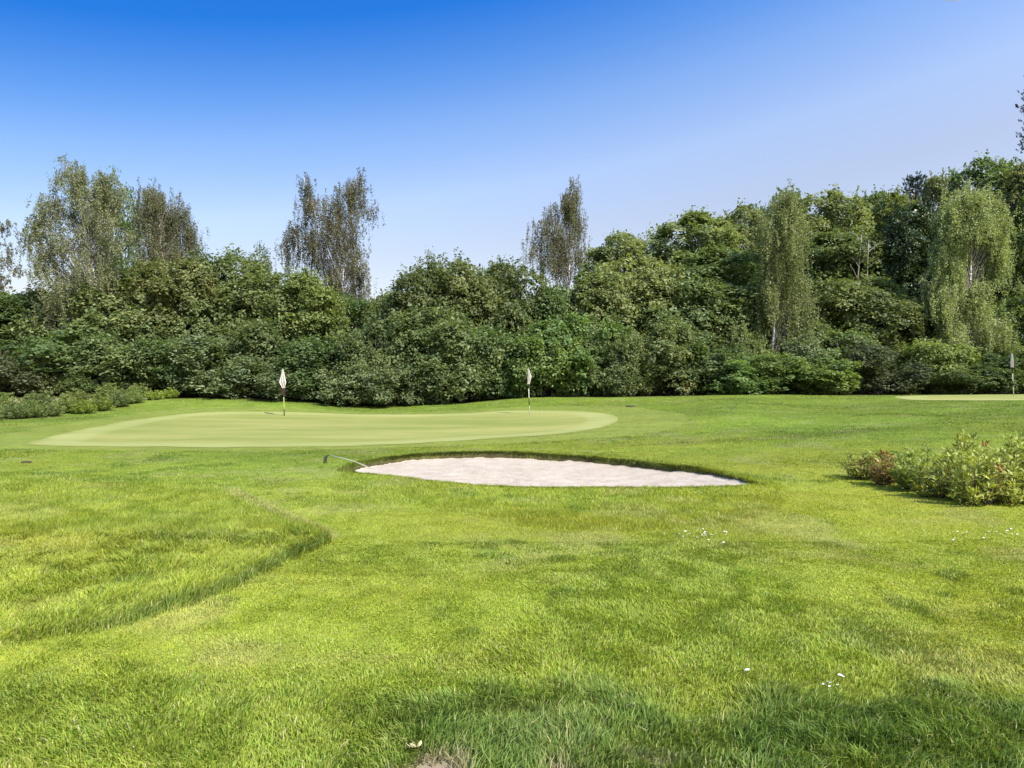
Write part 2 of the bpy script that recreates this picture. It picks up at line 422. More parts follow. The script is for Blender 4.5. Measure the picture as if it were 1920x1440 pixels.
M['bark'] = plain('bark_brown', (.075, .058, .042), .9, .45, 6)
M['white_bark'] = plain('bark_white', (.55, .53, .48), .75, .35, 5)
M['twig'] = plain('twig', (.07, .055, .04), .9, .3, 8)
M['grey_bark'] = plain('bark_grey', (.23, .20, .165), .9, .4, 6)

# birch bark: dark lenticels across the white
def birch_bark():
    m, t, p = nt('bark_birch'); N, L = t.nodes, t.links
    tc = N.new('ShaderNodeTexCoord'); mp = N.new('ShaderNodeMapping'); mp.inputs['Scale'].default_value = (1.5, 1.5, 7)
    nz = N.new('ShaderNodeTexNoise'); nz.inputs['Scale'].default_value = 1.6; nz.inputs['Detail'].default_value = 5
    L.new(tc.outputs['Object'], mp.inputs[0]); L.new(mp.outputs[0], nz.inputs['Vector'])
    cr = N.new('ShaderNodeValToRGB'); e = cr.color_ramp.elements
    e[0].position = .40; e[0].color = (.07, .06, .05, 1); e[1].position = .50; e[1].color = (.62, .59, .53, 1)
    L.new(nz.outputs['Fac'], cr.inputs[0]); L.new(cr.outputs[0], p.inputs['Base Color']); p.inputs['Roughness'].default_value = .8
    return m
M['birch_bark'] = birch_bark()

def turf_mat():
    m, t, p = nt('turf_ground'); N, L = t.nodes, t.links
    at = N.new('ShaderNodeAttribute'); at.attribute_name = 'gcol'
    tc = N.new('ShaderNodeTexCoord')
    mp = N.new('ShaderNodeMapping'); mp.inputs['Scale'].default_value = (1, 1, 1)
    L.new(tc.outputs['Object'], mp.inputs[0])
    n1 = N.new('ShaderNodeTexNoise'); n1.inputs['Scale'].default_value = 9; n1.inputs['Detail'].default_value = 8; n1.inputs['Roughness'].default_value = .75
    n2 = N.new('ShaderNodeTexNoise'); n2.inputs['Scale'].default_value = 1.3; n2.inputs['Detail'].default_value = 5; n2.inputs['Roughness'].default_value = .65
    L.new(mp.outputs[0], n1.inputs['Vector']); L.new(mp.outputs[0], n2.inputs['Vector'])
    r1 = N.new('ShaderNodeMapRange'); r1.inputs['From Min'].default_value = .3; r1.inputs['From Max'].default_value = .7; r1.inputs['To Min'].default_value = .72; r1.inputs['To Max'].default_value = 1.22
    r2 = N.new('ShaderNodeMapRange'); r2.inputs['From Min'].default_value = .3; r2.inputs['From Max'].default_value = .7; r2.inputs['To Min'].default_value = .84; r2.inputs['To Max'].default_value = 1.14
    L.new(n1.outputs['Fac'], r1.inputs[0]); L.new(n2.outputs['Fac'], r2.inputs[0])
    mu = N.new('ShaderNodeMath'); mu.operation = 'MULTIPLY'; L.new(r1.outputs[0], mu.inputs[0]); L.new(r2.outputs[0], mu.inputs[1])
    vm = N.new('ShaderNodeVectorMath'); vm.operation = 'SCALE'; L.new(at.outputs['Color'], vm.inputs[0]); L.new(mu.outputs[0], vm.inputs['Scale'])
    L.new(vm.outputs[0], p.inputs['Base Color'])
    p.inputs['Roughness'].default_value = .95; p.inputs['Specular IOR Level'].default_value = .1
    bp = N.new('ShaderNodeBump'); bp.inputs['Strength'].default_value = .6; bp.inputs['Distance'].default_value = .03
    L.new(n1.outputs['Fac'], bp.inputs['Height']); L.new(bp.outputs[0], p.inputs['Normal'])
    return m
M['turf'] = turf_mat()

def blade_mat():
    m, t, p = nt('grass_blades'); N, L = t.nodes, t.links
    at = N.new('ShaderNodeAttribute'); at.attribute_name = 'gcol'
    L.new(at.outputs['Color'], p.inputs['Base Color'])
    p.inputs['Roughness'].default_value = .5; p.inputs['Specular IOR Level'].default_value = .25
    tr = N.new('ShaderNodeBsdfTranslucent'); g = N.new('ShaderNodeMix'); g.data_type = 'RGBA'; g.blend_type = 'MULTIPLY'; g.inputs[0].default_value = 1
    g.inputs[7].default_value = (1.25, 1.25, .7, 1); L.new(at.outputs['Color'], g.inputs[6]); L.new(g.outputs[2], tr.inputs['Color'])
    ms = N.new('ShaderNodeMixShader'); ms.inputs[0].default_value = .38
    L.new(p.outputs[0], ms.inputs[1]); L.new(tr.outputs[0], ms.inputs[2]); L.new(ms.outputs[0], N['Material Output'].inputs['Surface'])
    return m
M['blade'] = blade_mat()

def green_mat():
    m, t, p = nt('putting_green_turf'); N, L = t.nodes, t.links
    at = N.new('ShaderNodeAttribute'); at.attribute_name = 'edge'
    tc = N.new('ShaderNodeTexCoord')
    mp = N.new('ShaderNodeMapping'); mp.inputs['Scale'].default_value = (.25, 1.0, 1); mp.inputs['Rotation'].default_value = (0, 0, rad(-14))
    L.new(tc.outputs['Object'], mp.inputs[0])
    n1 = N.new('ShaderNodeTexNoise'); n1.inputs['Scale'].default_value = .55; n1.inputs['Detail'].default_value = 5; n1.inputs['Roughness'].default_value = .6
    n2 = N.new('ShaderNodeTexNoise'); n2.inputs['Scale'].default_value = 14; n2.inputs['Detail'].default_value = 4
    L.new(mp.outputs[0], n1.inputs['Vector']); L.new(tc.outputs['Object'], n2.inputs['Vector'])
    cr = N.new('ShaderNodeValToRGB'); e = cr.color_ramp.elements
    e[0].position = .32; e[0].color = (.160, .188, .038, 1); e[1].position = .68; e[1].color = (.270, .264, .082, 1)
    L.new(n1.outputs['Fac'], cr.inputs[0])
    # the clean-up ring mown round the rim
    rr = N.new('ShaderNodeValToRGB'); k = rr.color_ramp.elements
    k[0].position = 0.0; k[0].color = (.30, .30, .30, 1); k[1].position = 1.0; k[1].color = (0, 0, 0, 1)
    for pos, v in ((.10, .25), (.24, 1.0), (.50, .85), (.66, 0.0)):
        x = k.new(pos); x.color = (v, v, v, 1)
    nn = N.new('ShaderNodeMath'); nn.operation = 'MULTIPLY_ADD'; nn.inputs[1].default_value = .16
    L.new(n1.outputs['Fac'], nn.inputs[0]); L.new(at.outputs['Fac'], nn.inputs[2])
    L.new(nn.outputs[0], rr.inputs[0])
    mx = N.new('ShaderNodeMix'); mx.data_type = 'RGBA'; mx.inputs[7].default_value = (.32, .33, .125, 1)
    s = N.new('ShaderNodeMath'); s.operation = 'MULTIPLY'; s.inputs[1].default_value = .42
    L.new(rr.outputs[0], s.inputs[0]); L.new(s.outputs[0], mx.inputs[0]); L.new(cr.outputs[0], mx.inputs[6])
    r2 = N.new('ShaderNodeMapRange'); r2.inputs['To Min'].default_value = .86; r2.inputs['To Max'].default_value = 1.12; L.new(n2.outputs['Fac'], r2.inputs[0])
    vm = N.new('ShaderNodeVectorMath'); vm.operation = 'SCALE'; L.new(mx.outputs[2], vm.inputs[0]); L.new(r2.outputs[0], vm.inputs['Scale'])
    L.new(vm.outputs[0], p.inputs['Base Color']); p.inputs['Roughness'].default_value = .9; p.inputs['Specular IOR Level'].default_value = .15
    return m
M['green'] = green_mat()

def sand_mat():
    m, t, p = nt('bunker_sand'); N, L = t.nodes, t.links
    tc = N.new('ShaderNodeTexCoord')
    n1 = N.new('ShaderNodeTexNoise'); n1.inputs['Scale'].default_value = 2.2; n1.inputs['Detail'].default_value = 8; n1.inputs['Roughness'].default_value = .7
    n2 = N.new('ShaderNodeTexNoise'); n2.inputs['Scale'].default_value = 16; n2.inputs['Detail'].default_value = 5
    L.new(tc.outputs['Object'], n1.inputs['Vector']); L.new(tc.outputs['Object'], n2.inputs['Vector'])
    cr = N.new('ShaderNodeValToRGB'); e = cr.color_ramp.elements
    e[0].position = .30; e[0].color = (.305, .250, .188, 1); e[1].position = .62; e[1].color = (.40, .340, .272, 1)
    L.new(n1.outputs['Fac'], cr.inputs[0]); L.new(cr.outputs[0], p.inputs['Base Color'])
    bp = N.new('ShaderNodeBump'); bp.inputs['Strength'].default_value = .5; bp.inputs['Distance'].default_value = .03
    L.new(n2.outputs['Fac'], bp.inputs['Height']); L.new(bp.outputs[0], p.inputs['Normal']); p.inputs['Roughness'].default_value = .95
    p.inputs['Specular IOR Level'].default_value = .1
    return m
M['sand'] = sand_mat()

# ---------------------------------------------------------------- ground
gc, gh, gcov, gfr = turf(XX, YY)
nx, ny = len(GX), len(GY)
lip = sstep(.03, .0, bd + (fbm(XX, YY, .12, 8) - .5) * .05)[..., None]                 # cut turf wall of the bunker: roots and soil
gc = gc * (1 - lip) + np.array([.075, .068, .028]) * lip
ii = (np.arange(ny - 1)[:, None] * nx + np.arange(nx - 1)[None]).ravel()
gc = gc * .82                                        # thatch between the blades
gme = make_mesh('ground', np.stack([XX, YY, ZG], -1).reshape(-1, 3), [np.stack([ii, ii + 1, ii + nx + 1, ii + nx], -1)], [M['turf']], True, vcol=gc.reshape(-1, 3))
tag(obj('ground', gme), kind='structure')

def draped(name, poly, mat, zfun, rings=46, jitter=.0, seed=0):
    c = poly.mean(0); n = len(poly)
    fr = np.linspace(0, 1, rings + 1)[1:] ** .8
    P = c + (poly - c)[None] * fr[:, None, None]
    V = np.concatenate([c[None], P.reshape(-1, 2)])
    edge = -sdf(poly, V[:, 0], V[:, 1], 50.0)
    z = zfun(V[:, 0], V[:, 1], edge)
    j = np.arange(n); k = (j + 1) % n
    tri = np.stack([np.zeros(n, int), 1 + j, 1 + k], -1)
    q = [np.stack([1 + r * n + j, 1 + (r + 1) * n + j, 1 + (r + 1) * n + k, 1 + r * n + k], -1) for r in range(rings - 1)]
    me = make_mesh(name, np.column_stack([V, z]), [np.concatenate(q), tri], [mat], True, vattr={'edge': np.clip(edge / 2.4, 0, 1)})
    o = obj(name, me); tag(o, kind='structure')
    return o
def gz(x, y, e): return zg(x, y) + .007
draped('putting_green', GREEN, M['green'], gz)
draped('putting_green', GREEN_R, M['green'], gz)
def sand_z(x, y, e):
    b = interp(Z0, x, y)
    back = sstep(11.6, 14.0, y)
    d = .012 + .030 * back + .06 * sstep(.0, 1.2, e)
    return b - .03 - d + (fbm(x, y, .7, 14) - .5) * .055 + .006 * np.sin((y + .35 * np.sin(x * .8)) * 52) + (fbm(x, y, .12, 15) - .5) * .030
SANDP = BUNKER
draped('bunker_sand', SANDP, M['sand'], sand_z, 60)

# ---------------------------------------------------------------- grass blades
def grass(name, label, N_try, y0, y1, cap, per_px, seg2, seed, xm=1.12, extra=0, side=3.2):
    rng = np.random.default_rng(seed)
    # candidate spots with a density falling off with distance, evenly inside a wedge wider than the view
    ys = np.linspace(y0, y1, 400)
    pxm = ys / 683.0
    dens = np.minimum(cap, per_px / (pxm * pxm * ys / EYE))
    wid = 2 * (.75 * ys * xm + side)
    cdf = np.cumsum(dens * wid); total = cdf[-1] * (ys[1] - ys[0]); cdf /= cdf[-1]
    n = int(min(total, N_try))
    y = np.interp(rng.random(n), cdf, ys)
    x = (rng.random(n) * 2 - 1) * (.75 * y * xm + side)
    inn = (np.abs(x) < .75 * y + .25) | (rng.random(n) < .5); x, y = x[inn], y[inn]; n = len(x)   # thinner turf to the sides
    # clumping
    x += rng.normal(0, .012, n); y += rng.normal(0, .012, n)
    if extra:                                   # the fringe of turf hanging over the cut edge of the bunker
        q = rng.integers(0, len(BUNKER), extra); t_ = rng.random(extra)[:, None]
        e_ = BUNKER[q] * (1 - t_) + BUNKER[(q + 1) % len(BUNKER)] * t_ + rng.normal(0, .03, (extra, 2))
        x = np.concatenate([x, e_[:, 0]]); y = np.concatenate([y, e_[:, 1]]); n = len(x)
    col, h, cov, fr = turf(x, y)
    b = sdf(BUNKER, x, y); g = sdf(GREEN, x, y); g2 = sdf(GREEN_R, x, y)
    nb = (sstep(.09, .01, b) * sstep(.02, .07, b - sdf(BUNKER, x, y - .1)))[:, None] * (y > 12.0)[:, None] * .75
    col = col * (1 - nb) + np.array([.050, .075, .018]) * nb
    keep = (rng.random(n) < cov) & (b > .0) & (g > -.22 * rng.random(n) ** 2) & (g2 > -.22 * rng.random(n) ** 2) & (rng.random(n) > fr * .5)
    x, y, col, h, b = x[keep], y[keep], col[keep], h[keep], b[keep]
    n = len(x)
    h = h * (.55 + .75 * rng.random(n)) + .012 * (b < .12) * (y > 12)
    w = (.0021 + .0016 * rng.random(n)) * np.maximum(1, y / 5.0) ** .92
    h = h * np.maximum(1, y / 14.0) ** .25
    z = zg(x, y) - .004
    th = rng.random(n) * 2 * np.pi
    over = (b < .07) & (y > 12)
    # blades lean together in patches
    la = fbm(x, y, .5, 71) * 4 * np.pi
    lean = h * (.25 + .55 * rng.random(n))
    lx = np.cos(la) * .6 + rng.normal(0, .6, n); ly = np.sin(la) * .6 + rng.normal(0, .6, n)
    ly = np.where(over, -1.2 + .5 * ly, ly)
    ax, ay = np.cos(th) * w, np.sin(th) * w
    v = rng.random(n)
    col = col * (.70 + .62 * rng.random(n))[:, None]
    # hue scatter, a few dry blades
    col[:, 0] *= .86 + .30 * rng.random(n)
    dry = rng.random(n) < .035
    col[dry] = STRAW * (.8 + .5 * rng.random(dry.sum()))[:, None]
    P0 = np.stack([x - ax, y - ay, z], -1); P1 = np.stack([x + ax, y + ay, z], -1)
    if seg2:
        mx_, my_ = x + lx * lean * .35, y + ly * lean * .35
        P2 = np.stack([mx_ - ax * .8, my_ - ay * .8, z + h * .6], -1); P3 = np.stack([mx_ + ax * .8, my_ + ay * .8, z + h * .6], -1)
        P4 = np.stack([x + lx * lean, y + ly * lean, z + h * (.92 - .25 * v)], -1)
        V = np.stack([P0, P1, P2, P3, P4], 1).reshape(-1, 3)
        k = np.arange(n) * 5
        f = [np.stack([k, k + 1, k + 3, k + 2], -1), np.stack([k + 2, k + 3, k + 4], -1)]
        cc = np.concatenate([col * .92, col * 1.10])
    else:
        P4 = np.stack([x + lx * lean, y + ly * lean, z + h * .88], -1)
        V = np.stack([P0, P1, P4], 1).reshape(-1, 3)
        k = np.arange(n) * 3
        f = [np.stack([k, k + 1, k + 2], -1)]
        cc = col
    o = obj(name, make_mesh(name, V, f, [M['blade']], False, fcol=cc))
    return tag(o, label, 'grass', kind='stuff')
grass('lawn_grass', 'green and yellow mown turf grass with darker long tufts in the foreground', 1700000, 1.9, 7.0, 15000, 4.6, True, 1)
grass('fairway_grass', 'short bright green turf grass round the bunker and up the far banks', 1300000, 7.0, 38.5, 15000, 4.6, False, 2, extra=30000)

# ---------------------------------------------------------------- foliage builders
def leaf_quads(P, Nrm, L, W, rng, fold=.18, D=None):
    """one folded diamond per leaf; P centre, Nrm leaf normal, L, W sizes"""
    n = len(P)
    Nrm = unit(Nrm)
    if D is None: D = rng.normal(size=(n, 3))
    D = unit(D - (D * Nrm).sum(1, keepdims=True) * Nrm)
    Sd = np.cross(Nrm, D)
    L = np.broadcast_to(L, (n,))[:, None]; W = np.broadcast_to(W, (n,))[:, None]
    a = P - D * L * .5; b = P + Sd * W * .5 + Nrm * W * fold + D * L * .05; c = P + D * L * .5; d = P - Sd * W * .5 + Nrm * W * fold + D * L * .05
    return np.stack([a, b, c, d], 1).reshape(-1, 3)

def quads_mesh(name, V, tint, mat):
    k = np.arange(len(V) // 4) * 4
    return make_mesh(name, V, [np.stack([k, k + 1, k + 2, k + 3], -1)], [mat], False, fattr=tint)

def lobes_for(rng, R, H, z0, n, lr):
    zc, hz = (H + z0) / 2, (H - z0) / 2
    c, r = [], []
    for i in range(n):
        rl = lr * rng.uniform(.50, 1.35)
        z = rng.uniform(z0 + rl * .5, H - rl * .85)
        t = abs((z - zc) / hz) if z > zc else abs((z - zc) / hz) * .72
        rm = max(.05, R * (1 - t ** 2.4) ** .5 - rl * .8)
        a = rng.uniform(0, 2 * np.pi); q = rm * rng.uniform(.55, 1.12) ** .6
        c.append((q * np.cos(a), q * np.sin(a), z)); r.append(rl)
    # a leader that carries the top
    c.append((rng.normal(0, R * .12), rng.normal(0, R * .12), H - lr * .7)); r.append(lr * .75)
    return np.array(c), np.array(r)

def dense_crown(name, rng, R, H, z0, n_lobes, lr, n_clump, per, leaf, mat, spread=.42, up=.75, inner=.22, spray=.25):
    c, r = lobes_for(rng, R, H, z0, n_lobes, lr)
    pick = rng.choice(len(c), n_clump * 4, p=r ** 2 / (r ** 2).sum())
    d = unit(rng.normal(size=(len(pick), 3)))
    keepdown = (d[:, 2] > -.35) | (rng.random(len(pick)) < .3)
    p = c[pick] + d * r[pick][:, None] * rng.uniform(.86, 1.06, len(pick))[:, None]
    dist = np.linalg.norm(p[:, None] - c[None], axis=2) / r[None]
    dist[np.arange(len(pick)), pick] = 9
    ok = (dist.min(1) > .86) & keepdown & (p[:, 2] > .12)
    p, d = p[ok][:n_clump], d[ok][:n_clump]
    m = len(p)
    ctint = rng.random(m)
    size = spread * rng.uniform(.55, 1.25, m)
    cn = unit(d * .65 + np.array([0, 0, up]) + rng.normal(0, .28, (m, 3)))
    # some clumps are shoots standing out of the outline
    k = np.repeat(np.arange(m), per); n = len(k)
    o = rng.normal(size=(n, 3)) * np.array([1, 1, .9])
    o = o - (o * cn[k]).sum(1, keepdims=True) * cn[k]
    o = unit(o) * (rng.random(n)[:, None] ** .6) * size[k][:, None]
    droop = -(np.linalg.norm(o, axis=1) ** 2) / size[k] * .38
    P = p[k] + o + cn[k] * (droop + rng.normal(0, .055, n))[:, None]
    sp = rng.random(n) < spray * .18
    P[sp] += (d[k][sp] * .6 + np.array([0, 0, .5])) * rng.uniform(.1, .55, sp.sum())[:, None]
    Nn = unit(cn[k] + rng.normal(0, .42, (n, 3)))
    tint = np.clip(.62 * ctint[k] + .38 * rng.random(n), 0, 1)
    # leafy shoots standing out of the outline
    ns = int(m * .22); pk = rng.choice(m, ns, p=(p[:, 2] / p[:, 2].sum()))
    sl = rng.uniform(.25, .95, ns) * (lr ** .5); sdn = unit(d[pk] * .7 + np.array([0, 0, .8]) + rng.normal(0, .3, (ns, 3)))
    ks = np.repeat(np.arange(ns), 14); us = rng.random(len(ks))
    Ps = p[pk][ks] + sdn[ks] * (us * sl[ks])[:, None] + rng.normal(0, .06, (len(ks), 3)) - np.array([0, 0, .18]) * (us ** 2 * sl[ks])[:, None]
    P = np.concatenate([P, Ps]); Nn = np.concatenate([Nn, unit(rng.normal(0, .6, (len(ks), 3)) + [0, 0, .7])]); tint = np.concatenate([tint, np.clip(.5 * ctint[pk][ks] + .5 * rng.random(len(ks)), 0, 1)])
    # inside of the crown
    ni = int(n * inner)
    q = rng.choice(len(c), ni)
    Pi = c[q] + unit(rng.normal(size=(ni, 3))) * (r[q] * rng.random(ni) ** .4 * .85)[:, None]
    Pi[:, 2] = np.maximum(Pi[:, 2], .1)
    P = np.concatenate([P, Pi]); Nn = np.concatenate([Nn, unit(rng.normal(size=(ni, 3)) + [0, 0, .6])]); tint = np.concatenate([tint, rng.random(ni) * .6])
    L = leaf * rng.uniform(.65, 1.3, len(P))
    V = leaf_quads(P, Nn, L, L * .58, rng)
    return quads_mesh(name, V, tint, mat), c, r

def stems_mesh(name, rng, c, r, H, mats, n_stem=3, r0=.09, crook=.25):
    b = MB()
    order = rng.permutation(len(c))
    for s in range(n_stem):
        base = np.array([rng.normal(0, .12), rng.normal(0, .12), -.15])
        top = c[order[s % len(c)]] * np.array([.6, .6, 1]); top[2] = H * rng.uniform(.72, .86)
        t = np.linspace(0, 1, 8)[:, None]
        pts = base * (1 - t) + top * t + np.sin(t * 3.1) * rng.normal(0, crook, 3) * [1, 1, 0]
        b.tube(pts, r0 * (1 - .8 * t[:, 0]), 7)
        for i in order[s::n_stem][:10]:
            zt = np.clip(c[i][2] - rng.uniform(.5, 1.2) * r[i] - .3, .2, H * .8)
            f = np.clip((zt - pts[0, 2]) / (pts[-1, 2] - pts[0, 2]), 0, 1)
            st = np.array([np.interp(f, t[:, 0], pts[:, a]) for a in range(3)])
            u = np.linspace(0, 1, 5)[:, None]
            br = st * (1 - u) + c[i] * u + np.sin(u * 3.1) * [0, 0, .15]
            b.tube(br, r0 * .42 * (1 - .75 * u[:, 0]), 5)
    return b.mesh(name, mats)

PROTO = {}
def proto(key, seed, R, H, z0, nl, lr, nc, per, leaf, **kw):
    rng = np.random.default_rng(seed)
    stem_kw = {k: kw.pop(k) for k in ('n_stem', 'r0') if k in kw}
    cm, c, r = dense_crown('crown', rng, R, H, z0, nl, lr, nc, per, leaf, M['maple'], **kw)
    sm = stems_mesh('trunk', rng, c, r, H, [M['bark']], **stem_kw)
    PROTO[key] = (R, H, cm, sm)
for i in range(5): proto('hedge%d' % i, 100 + i, 2.7, 7.4, .5, 34, 1.05, 620, 46, .19, spread=.50)
for i in range(4): proto('bush%d' % i, 200 + i, 2.2, 3.8, .2, 22, .78, 430, 44, .155, spread=.40, n_stem=4, r0=.05)
for i in range(2): proto('wisp%d' % i, 250 + i, 2.2, 3.8, .2, 26, .62, 560, 34, .15, spread=.30, up=1.0, spray=1.6, n_stem=5, r0=.035)
for i in range(4): proto('tree%d' % i, 300 + i, 3.3, 14.5, 2.6, 46, 1.35, 900, 48, .22, spread=.58, n_stem=1, r0=.26)
for i in range(2): proto('airy%d' % i, 350 + i, 2.6, 10.0, 2.5, 30, .85, 330, 26, .20, spread=.55, inner=.05, spray=2.2, n_stem=2, r0=.12)

def plant(kind, name, label, cat, px, ytop, hw, Y, mat, bark='bark', group=None, sink=.0, deep=None, seed=0):
    R, H, cm, sm = PROTO[kind]
    rng = np.random.default_rng(int(px * 7 + ytop * 13 + Y * 101) % 99991)
    x = (px - 960) / F * Y
    z = zf(x, Y) - .05
    h = EYE - (ytop - 720) / F * Y - z
    w = hw / F * Y * (1.30 if kind[:4] in ('hedg', 'bush', 'wisp') else 1.16)
    t = thing(name, label, cat, (x, Y, z), rng.uniform(0, 6.28), group)
    sx = w / R; sy = (deep if deep else np.clip(sx, .7, 1.3) * R) / R if deep else sx
    t.scale = (sx, sx if deep is None else sy, h / H * 1.02)
    for nm, me, m in (('crown', cm, mat), ('trunk', sm, bark)):
        o = obj(nm, me, t)
        o.material_slots[0].link = 'OBJECT'; o.material_slots[0].material = M[m]
    return t

# ---------------------------------------------------------------- weeping birches
def birch(name, label, Y, lobes, mat, n_tip, strand=(.7, 2.2), leaf=.10, per=26, stems=None, seed=0, bark='birch_bark', up_tips=.12, group=None, base_px=None, depth_k=.8, rtrunk=.17, bunch=8, wide=1.0, stems_n=2):
    """lobes: crown outlines surveyed from the photograph, rows of (y, x_left, x_right), one list for every leading stem"""
    rng = np.random.default_rng(seed)
    px0 = base_px if base_px else np.mean([np.mean([(r[1] + r[2]) / 2 for r in l]) for l in lobes])
    x0 = (px0 - 960) / F * Y; z0 = zf(x0, Y) - .1
    tips, strands_to = [], []
    wood = MB(); limbs = MB(); twigs = MB()
    areas = [(sum((r[2] - r[1]) for r in l) * (l[-1][0] - l[0][0])) ** .75 for l in lobes]
    for li, l in enumerate(lobes):
        rows = np.array(l, float)
        zz = EYE - (rows[:, 0] - 720) / F * Y - z0
        xm_ = (rows[:, 1] + rows[:, 2]) / 2; xh_ = (rows[:, 2] - rows[:, 1]) / 2 * wide
        xl = (xm_ - xh_ - 960) / F * Y - x0; xr = (xm_ + xh_ - 960) / F * Y - x0
        o = np.argsort(zz); zz, xl, xr = zz[o], xl[o], xr[o]
        n = int(2.5 * n_tip * areas[li] / sum(areas))
        wz = np.interp(np.linspace(0, 1, 200), np.linspace(0, 1, len(zz)), zz)
        width = np.interp(wz, zz, xr - xl) + .15
        cdf = np.cumsum(width); cdf /= cdf[-1]
        # the leading stem of this lobe
        if li < stems_n:
            zt = np.linspace(0, zz[-1], 14)
            mid = np.interp(zt, zz, (xl + xr) / 2)
            k = np.clip(zt / max(zz[0] + .5, .5), 0, 1) ** 1.5
            pts = np.stack([mid * k + rng.normal(0, .04, 14) * k, rng.normal(0, .06, 14) * k, zt], -1)
            rad_ = rtrunk * (1 - .93 * (zt / zz[-1])) * (1 if li == 0 else .8)
            wood.tube(pts, rad_, 8)
        # limbs rise steeply from the stem and arch over; the hanging twigs spring from their outer half
        nc = max(9, n // bunch)
        ez = np.interp((np.arange(nc) + rng.random(nc)) / nc, cdf, wz)
        eL, eR = np.interp(ez, zz, xl), np.interp(ez, zz, xr)
        ea = rng.uniform(0, 2 * np.pi, nc); eq = .97 * rng.random(nc) ** .5
        E = np.stack([(eL + eR) / 2 + (eR - eL) / 2 * eq * np.cos(ea), (eR - eL) / 2 * depth_k * eq * np.sin(ea), ez], -1)
        PP = []
        for i in range(nc):
            e = E[i]
            lat = abs(e[0] - np.interp(e[2], pts[:, 2], pts[:, 0])) + abs(e[1])
            zb = max(.6, e[2] - rng.uniform(.4, 1.4) - .9 * lat)
            st = np.array([np.interp(zb, pts[:, 2], pts[:, c]) for c in range(3)])
            u = np.linspace(0, 1, 8)[:, None]
            br = st * (1 - u) + e * u + np.array([0, 0, .20 + .30 * lat]) * np.sin(u * np.pi) ** 1.3
            limbs.tube(br, np.interp(zb, zt, rad_) * .24 * (1 - .85 * u[:, 0]) + .006, 5, cap=False)
            m_ = max(2, int(n / nc * rng.uniform(.5, 1.5)))
            # a drooping spray round the limb's end: twigs spring along short arching side shoots
            ang = rng.uniform(0, 2 * np.pi, m_); rr_ = np.abs(rng.normal(0, .42, m_))
            o_ = np.stack([rr_ * np.cos(ang), rr_ * np.sin(ang) * .8, .12 - .55 * rr_ ** 2 + rng.normal(0, .10, m_)], -1)
            back_ = rng.random(m_) < .30
            uu_ = rng.uniform(.55, 1.0, m_)
            onl = np.stack([np.interp(uu_, u[:, 0], br[:, c]) for c in range(3)], -1)
            PP.append(np.where(back_[:, None], onl + o_ * .35, e + o_))
        P = np.concatenate(PP)
        tips.append(P)
    P = np.concatenate(tips); n = len(P)
    slen = rng.uniform(*strand, n)
    zmax = P[:, 2].max()
    # hanging strands: leaves all along, denser toward the end
    per = int(per * 1.45)
    K = np.repeat(np.arange(n), per)
    s = rng.random(n * per) ** .85
    drift = rng.normal(0, .10, (n, 2))
    jit = rng.normal(0, 1, (n * per, 3)) * np.array([.045, .045, .04]) * (1 + 1.2 * (1 - s))[:, None]
    Q = P[K] + jit
    Q[:, 0] += drift[K, 0] * s; Q[:, 1] += drift[K, 1] * s
    up = rng.random(n) < up_tips
    sgn = np.where(up, -.45, 1.0)
    Q[:, 2] -= s * slen[K] * sgn[K]
    floor = .25
    okk = Q[:, 2] > floor
    Q, K, s = Q[okk], K[okk], s[okk]
    m = len(Q)
    ct = rng.random(n)
    tint = np.clip(.55 * ct[K] + .45 * rng.random(m), 0, 1)
    Nn = unit(rng.normal(0, .7, (m, 3)) + np.array([0, 0, .35]) + .25 * unit(P[K] * [1, 1, 0]))
    Dn = rng.normal(0, .55, (m, 3)) + [0, 0, -.9]
    Lf = leaf * rng.uniform(.6, 1.35, m)
    V = leaf_quads(Q, Nn, Lf, Lf * .62, rng, D=Dn)
    t = thing(name, label, 'tree', (x0, Y, z0), 0, group)
    # fine hanging twigs
    sel = rng.choice(n, min(n, 420), replace=False)
    for i in sel:
        e = P[i] + [drift[i, 0], drift[i, 1], -slen[i] * sgn[i] * .85]
        if e[2] < floor: continue
        twigs.tube(np.stack([P[i] + [0, 0, .1], (P[i] + e) / 2 + rng.normal(0, .03, 3), e]), [.014, .009, .004], 3, cap=False)
    WV = np.concatenate(wood.V); LV = np.concatenate(limbs.V); WQ = np.concatenate(wood.q); WT = np.concatenate(wood.t); LQ = np.concatenate(limbs.q) + len(WV)
    obj('trunk', make_mesh('trunk', np.concatenate([WV, LV]), [WQ, WT, LQ], [M[bark], M['grey_bark']], True, midx=np.concatenate([np.zeros(len(WQ) + len(WT)), np.ones(len(LQ))])), t)
    TV = np.concatenate(twigs.V); TQ = np.concatenate(twigs.q) + len(V)
    k4 = np.arange(len(V) // 4) * 4
    cm = make_mesh('crown', np.concatenate([V, TV]), [np.stack([k4, k4 + 1, k4 + 2, k4 + 3], -1), TQ], [M[mat], M['twig']], False,
                   fattr=np.concatenate([tint, np.zeros(len(TQ))]), midx=np.concatenate([np.zeros(len(k4)), np.ones(len(TQ))]))
    obj('crown', cm, t)
    return t

